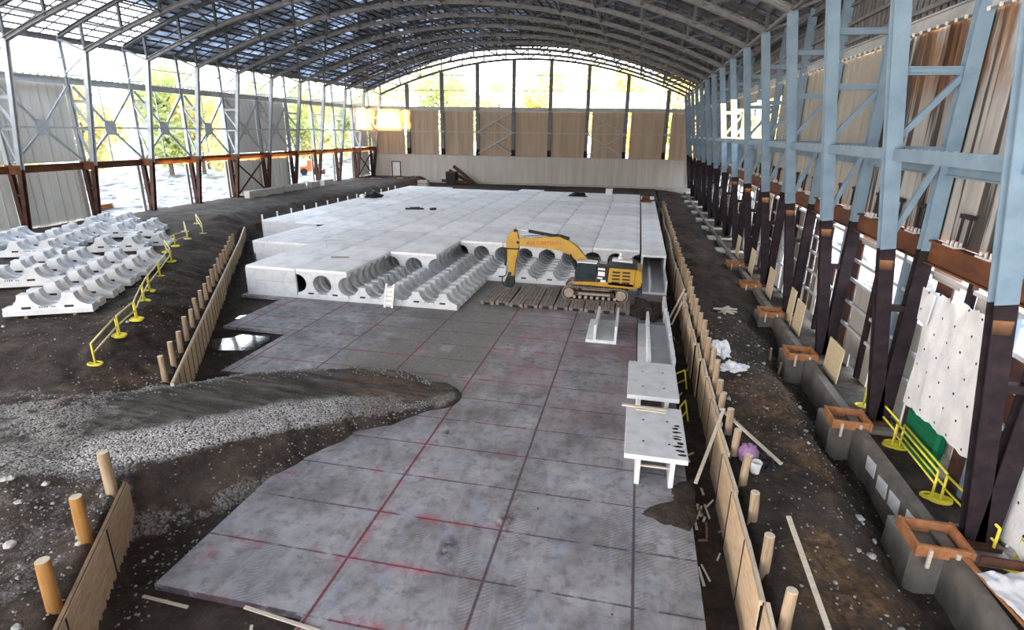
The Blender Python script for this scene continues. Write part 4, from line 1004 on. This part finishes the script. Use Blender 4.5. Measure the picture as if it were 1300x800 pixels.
tag(b.build('soil_spill',M['dirt'],None),'dark soil spilled over the slab edge in front of the nearest table unit','soil')
heap('dirt_heap','dark dirt heap lying on the slab beside the open right edge channel','dirt',(1.6,42.6,0),1.3,2.6,.5,M['dirt'],13,3,.5)
t=thing('channel_offcut','thin white concrete offcut standing on edge past the rough channels','concrete piece',(2.75,40.0,0)); MB().bbox(-.1,.12,0,3.2,0,1.15,.03).build('slab',M['precast'],t); MB().bbox(-.14,-.1,.3,1.0,.2,.6,.01).build('rust_plate',M['rust'],t)
# ------------------------------------------------------------------ deck and front details
sh=thing('sawhorse','small grey sawhorse standing on the left part of the white deck','sawhorse',(-27.0,47.2,2.41),.5)
MB().box(-.75,.75,-.06,.06,.66,.78).build('beam',M['steel_grey'],sh)
for x in (-.55,.55):
    for s in (-1,1): MB().beam((x,0,.68),(x,s*.3,0),.08,.06).build('leg',M['steel_grey'],sh)
    MB().beam((x,-.2,.25),(x,.2,.25),.05,.05).build('stretcher',M['steel_grey'],sh)
tag(MB().beam((0,0,0),(1.5,.35,0),.22,.05).build('plank',M['wood_dark'],None,(-25.2,43.6,2.43)),'dark plank lying on the deck in front of the sawhorse','plank')
ld=thing('ladder','short pink stained ladder leaning on the front arch units','ladder',(-17.75,38.6,0),0)
for x in (-.3,.3): MB().beam((x,-.25,0.02),(x,.35,1.75),.14,.09).build('rail',M['white'],ld)
tsh=MB().box(-.26,.26,-.02,.0,.1,1.6).build('tread_sheet',M['white'],ld)
for i in range(5): 
    f=(i+.6)/5.4; MB().beam((-.3,-.25+.6*f,.02+1.73*f),(.3,-.25+.6*f,.02+1.73*f),.09,.06).build('rung',M['wood_pale'],ld)
tsh.rotation_euler=(-.33,0,0); tsh.location=(0,-.23,.02)
heap('tarpaulin_heap','black tarpaulin heap on the far left edge of the deck','tarpaulin',(-41.7,86.5,2.4),1.3,1.2,.8,M['tarpblack'],4,3)
heap('white_sack','white sack beside the black tarpaulin on the far deck','sack',(-43.0,85.6,2.4),.6,.5,.5,M['white'],6,2)
for i,(x,y,s) in enumerate(((-30.8,74.6,.3),(-30.2,75.0,.38),(-29.6,75.1,.42),(-29.0,75.2,.3),(-27.3,75.2,.4))):
    tag(MB().bbox(-s,s,-s*.7,s*.7,0,s*.7,.04).build('block',M['black'],None,(x,y,2.405),.2*i),'small dark block in a row of five in the middle of the deck','block','dark blocks on the deck')
heap('tarpaulin_heap','low grey black heap near the far edge of the deck','tarpaulin',(-9.7,99.5,2.4),1.6,.7,.55,M['tarpblack'],9,3)
cr=thing('crate','white crate at the far edge of the deck','crate',(-4.6,103.5,2.41)); MB().bbox(-.6,.6,-.5,.5,0,1.0,.04).build('body',M['white'],cr); MB().bbox(-.64,.64,-.54,.54,1.0,1.1,.02).build('lid',M['white'],cr)
pu=thing('pump','red brown pump unit at the far right corner of the deck','pump',(1.7,95.0,2.41)); MB().bbox(-.9,.9,-.5,.5,0,.35,.05).build('skid',M['rust'],pu); MB().lathe([(.3,-.6),(.3,.6)],14,(0,0,.6),'x').build('motor',M['rust'],pu); MB().tube([(.5,0,.3),(.5,0,1.5)],.06,8).build('standpipe',M['black'],pu)
pts=[(2.6,95.0,2.6),(3.3,94.2,2.9),(3.9,92.5,2.2),(3.7,89,1.0),(3.8,85,.2),(3.6,80,-.3)]
tag(MB().tube(pts,.13,8).build('hose',M['black'],None,smooth=True),'thick black hose running from the pump down into the right trench','hose')
for i in range(14):
    y=61.5+3.1*i; tag(MB().bbox(-.08,.08,-.08,.08,0,.75,.01).build('stake',M['white'],None,(-44.35,y,2.1)),'small white stake in the row along the left edge of the deck','stake','white stakes on the deck edge')
# ------------------------------------------------------------------ puddle and near left clutter
def puddle(c,rx,ry,seed,label,z=-.24):
    rr=random.Random(seed); n=40; p=[]
    for i in range(n):
        a=2*PI*i/n; k=.75+.35*noise.noise(Vector((math.cos(a)*1.4,math.sin(a)*1.4,seed))); p.append((math.cos(a)*rx*k,math.sin(a)*ry*k))
    b=MB(); b.v=[(u,v,0) for u,v in p]; b.f=[list(range(n))]
    tag(b.build('puddle',M['water'],None,(*c,z),.55),label,'puddle')
puddle((-24.3,29.9),2.6,1.9,3,'bright puddle in the dark pit beside the left formwork')
puddle((-26.9,34.6),1.6,.6,5,'narrow bright puddle at the slab notch, farther than the big one')
for a,c,w,l in (((-13.25,10.75),(-11.7,10.72),.09,'pale lath lying along the front left slab corner'),((-12.4,9.55),(-10.8,9.45),.09,'pale lath half buried at the bottom edge of the pit'),((-9.9,10.85),(-7.4,10.6),.1,'pale lath laid over the front slab edge near its step'),((-9.5,10.55),(-8.9,9.5),.08,'pale lath slanting down from the slab step, left of two'),((-8.6,10.5),(-9.0,9.7),.08,'pale lath slanting down from the slab step, right of two')):
    z=.06 if 'laid over' in l else -.2; tag(MB().beam((*a,z),(*c,z-.03),w,.04).build('lath',M['wood_pale'],None),l,'lath')
# ------------------------------------------------------------------ stones
rr=random.Random(21)
def rock_spot():
    while True:
        k=rr.random()
        if k<.45: x,y=rr.uniform(-22,-12.5),rr.uniform(6,14)
        elif k<.8: x,y=rr.uniform(4.9,10.2),rr.uniform(12,40)
        else: x,y=rr.uniform(-34,-22),rr.uniform(19,34)
        if abs(edge_s(x,y))<.4 : continue
        if -13.2<x<3 and y>10.9: continue
        return x,y
for i in range(60):
    x,y=rock_spot(); r=rr.uniform(.06,.15)
    b=MB().rock((0,0,0),r,rr,1); tag(b.build('stone',M['rockm'],None,(x,y,ground(x,y)[0]+r*.15)),'loose pale stone lying on the dark dirt','stone','loose pale stones')
b=MB()
for i in range(4600):
    k=rr.random()
    if k<.6:
        a=rr.random(); s=rr.uniform(-1.55,1.9); i0=rr.randrange(1,len(RAMP)-1); A,B=RAMP[i0],RAMP[i0+1]
        dx,dy=B[0]-A[0],B[1]-A[1]; L=math.hypot(dx,dy) or 1; w=A[3]+(B[3]-A[3])*a; x,y=A[0]+dx*a+dy/L*w*s,A[1]+dy*a-dx/L*w*s
        if abs(s)<.6: continue
    else: x,y=rock_spot()
    if x>-13.1 and x<2.9 and y>11 and ground(x,y)[0]<.03: continue
    r=rr.uniform(.02,.05); b.rock((x,y,ground(x,y)[0]+r*.3),r,rr,0)
o=b.build('gravel',M['pebble'],None); tag(o,'grey gravel strewn over the ramp edge and dirt banks','gravel',None,'stuff')
# ------------------------------------------------------------------ clutter along the far walls
for i,(y,L) in enumerate(((79,9),(89,6),(97,3),(101.5,3.5))):
    y0=y; tag(MB().bbox(-.5,.5,0,L,0,1.15,.06).build('concrete_block',M['conc_pale'],None,(-59.2,y0,2.3)),'long pale concrete block at the foot of the left wall, %s from the camera'%ORD[i],'concrete block')
for i,(a,c,l) in enumerate((((-40.8,126.6,5.2),(-35.2,126.2,1.2),'brown steel beam sloping down from the scrap heap by the back wall'),((-42.0,127.2,4.2),(-36.5,126.8,1.3),'brown steel beam lower in the scrap heap by the back wall'),((-43.5,126.2,2.0),(-38.0,125.8,1.7),'brown steel beam lying at the front of the scrap heap'))):
    tag(MB().ibeam(a,c,.5,.6,.08).build('steel_beam',M['rust_dark'],None),l,'beam')
bx=thing('steel_box','rusty open steel box under the leaning beams by the back wall','box',(-41.2,126.6,1.0)); MB().bbox(-1.2,1.2,-1,1,0,3.0,.1).build('shell',M['rust_dark'],bx); MB().bbox(-1.0,1.0,-1.06,-.98,.3,2.6,.03).build('opening',M['pocket'],bx)
for i,(x,y,m,l) in enumerate(((-52.5,124.5,'ply','tan crate by the far left corner of the back wall'),(-49.5,124.8,'rust','rusty crate right of the tan crate by the back wall'),(-57.5,121.5,'conc_pale','pale block in the far left corner of the hall'),(-45.8,120.5,'wood_pale','pale crate standing before the middle of the scrap by the back wall'))):
    t=thing('crate',l,'crate',(x,y,1.1)); MB().bbox(-1.1,1.1,-.7,.7,0,1.3,.06).build('body',M[m],t); MB().box(-1.14,1.14,-.74,.74,.55,.68).build('band',M['wood_dark'],t)
# vehicles and rubble seen through the left openings
ldr=thing('wheel_loader','orange red loader working outside the far left openings','loader',(-74,122,2.6),.6)
MB().prism([(-2.2,.8),(1.8,.8),(2.0,1.9),(.4,2.1),(-2.2,1.9)],-1,1,lambda u,v,q:(u,q,v)).build('body',M['orange'],ldr)
MB().prism([(-.6,2.0),(.8,2.0),(.7,3.3),(-.5,3.3)],-.8,.8,lambda u,v,q:(u,q,v)).build('cab',M['orange'],ldr)
MB().prism([(2.0,.3),(3.3,.2),(3.2,1.4),(2.6,1.0)],-1.3,1.3,lambda u,v,q:(u,q,v)).build('bucket',M['rust'],ldr)
for x in (-1.4,1.3):
    for s in (-1.05,1.05): MB().lathe([(.75,-.25),(.8,0),(.75,.25)],18,(x,s,.8),'y').build('wheel',M['black'],ldr)
for i,(x,y) in enumerate(((-72,60),(-75,64),(-70,67),(-78,58))):
    heap('rubble_pile','pale rubble pile outside the left openings, %s from the camera'%ORD[i],'rubble',(x,y,2.2),2.5,2.0,1.0,M['conc_pale'],30+i,3,.6)
pl=thing('pallet_stack','stack of orange brown pallets just outside the first left opening','pallet',(-66.5,60.5,2.3),.2)
for i in range(5): MB().box(-.6,.6,-1.2,1.2,.22*i,.22*i+.16).build('pallet',M['wood_orange'],pl)
# ------------------------------------------------------------------ trees outside
def tree(x,y,z,h,r,m,label,seed,n=2600,ls=.75):
    rr=random.Random(seed); t=thing('tree',label,'tree',(x,y,z))
    b=MB(); b.tube([(0,0,-1),(.2,.1,h*.35),(.1,-.1,h*.7)],[h*.022,h*.016,h*.007],8)
    for i in range(7):
        a=rr.random()*6.3; z0=h*rr.uniform(.3,.6); b.tube([(.1,0,z0),(math.cos(a)*r*.5,math.sin(a)*r*.5,z0+h*.2)],[h*.007,h*.003],5)
    b.build('trunk',M['bark'],t)
    c=MB(); lob=[(rr.gauss(0,r*.42),rr.gauss(0,r*.42),h*rr.uniform(.16,.92),r*rr.uniform(.3,.52)) for _ in range(16)]
    for i in range(n):
        lx,ly,lz,lr=rr.choice(lob); d=Vector((rr.gauss(0,1),rr.gauss(0,1),rr.gauss(0,1))).normalized()*lr*rr.random()**.4; k=1-.45*max(0,(lz/h-.6))
        p=Vector((lx*k,ly*k,lz))+d; u=Vector((rr.gauss(0,1),rr.gauss(0,1),rr.gauss(0,.6))).normalized(); w=u.cross(Vector((rr.gauss(0,1),rr.gauss(0,1),rr.gauss(0,1)))).normalized()
        s=ls*rr.uniform(.6,1.3); c.add([p-u*s,p+w*s*.5,p+u*s,p-w*s*.5],[(0,1,2,3)])
    c.build('foliage',M[m],t); return t
for i in range(16):
    x=-92-R.uniform(0,22); y=28+13*i+R.uniform(-4,4); h=R.uniform(17,27); tree(x,y,2.5,h,h*.36,'leaf_gold' if i%3 else 'leaf_green','tall autumn tree outside the left wall, %s from the camera'%ORD[i],100+i)
for i in range(10):
    x=-66+11*i+R.uniform(-3,3); y=172+R.uniform(0,16); h=R.uniform(24,34); tree(x,y,1.5,h,h*.33,'leaf_green' if i%3==1 else 'leaf_gold','tall autumn tree behind the back wall, %s from the left'%ORD[i],200+i,2600,.8)
for i in range(4):
    x,y=34+9*i,150+R.uniform(-12,12); tree(x,y,.5,20,7,'leaf_gold','autumn tree outside the right wall openings, %s from the left'%ORD[i],300+i)
# ------------------------------------------------------------------ light
w=bpy.data.worlds.new('sky'); SC.world=w; w.use_nodes=True; nt=w.node_tree; nt.nodes.clear()
o=nt.nodes.new('ShaderNodeOutputWorld'); bgn=nt.nodes.new('ShaderNodeBackground'); nt.links.new(bgn.outputs[0],o.inputs[0])
tc=nt.nodes.new('ShaderNodeTexCoord'); sx=nt.nodes.new('ShaderNodeSeparateXYZ'); nt.links.new(tc.outputs['Generated'],sx.inputs[0])
cr_=nt.nodes.new('ShaderNodeValToRGB'); nt.links.new(sx.outputs[2],cr_.inputs[0]); e=cr_.color_ramp.elements
e[0].position=0; e[0].color=(1.,.93,.83,1); e[1].position=.6; e[1].color=(.72,.84,1,1); k=e.new(.12); k.color=(.97,.97,.98,1)
nt.links.new(cr_.outputs[0],bgn.inputs[0]); bgn.inputs[1].default_value=SKY
sl=bpy.data.lights.new('low_sun','SUN'); sl.energy=SUN_E; sl.color=(1,.55,.16); sl.angle=.012
so=bpy.data.objects.new('low_sun',sl); COL.objects.link(so); so.location=(60,60,40)
dv=Vector(SUN_DIR).normalized(); so.rotation_euler=dv.to_track_quat('-Z','Y').to_euler()
vs=SC.view_settings; vs.view_transform='Standard'; vs.look='None'; vs.exposure=EXPO; vs.gamma=1; vs.use_curve_mapping=False
SC.cycles.max_bounces=8; SC.cycles.diffuse_bounces=5; SC.cycles.transparent_max_bounces=8; SC.cycles.sample_clamp_indirect=6
SC.cycles.use_denoising=True
try: SC.cycles.denoiser='OPENIMAGEDENOISE'
except Exception: pass
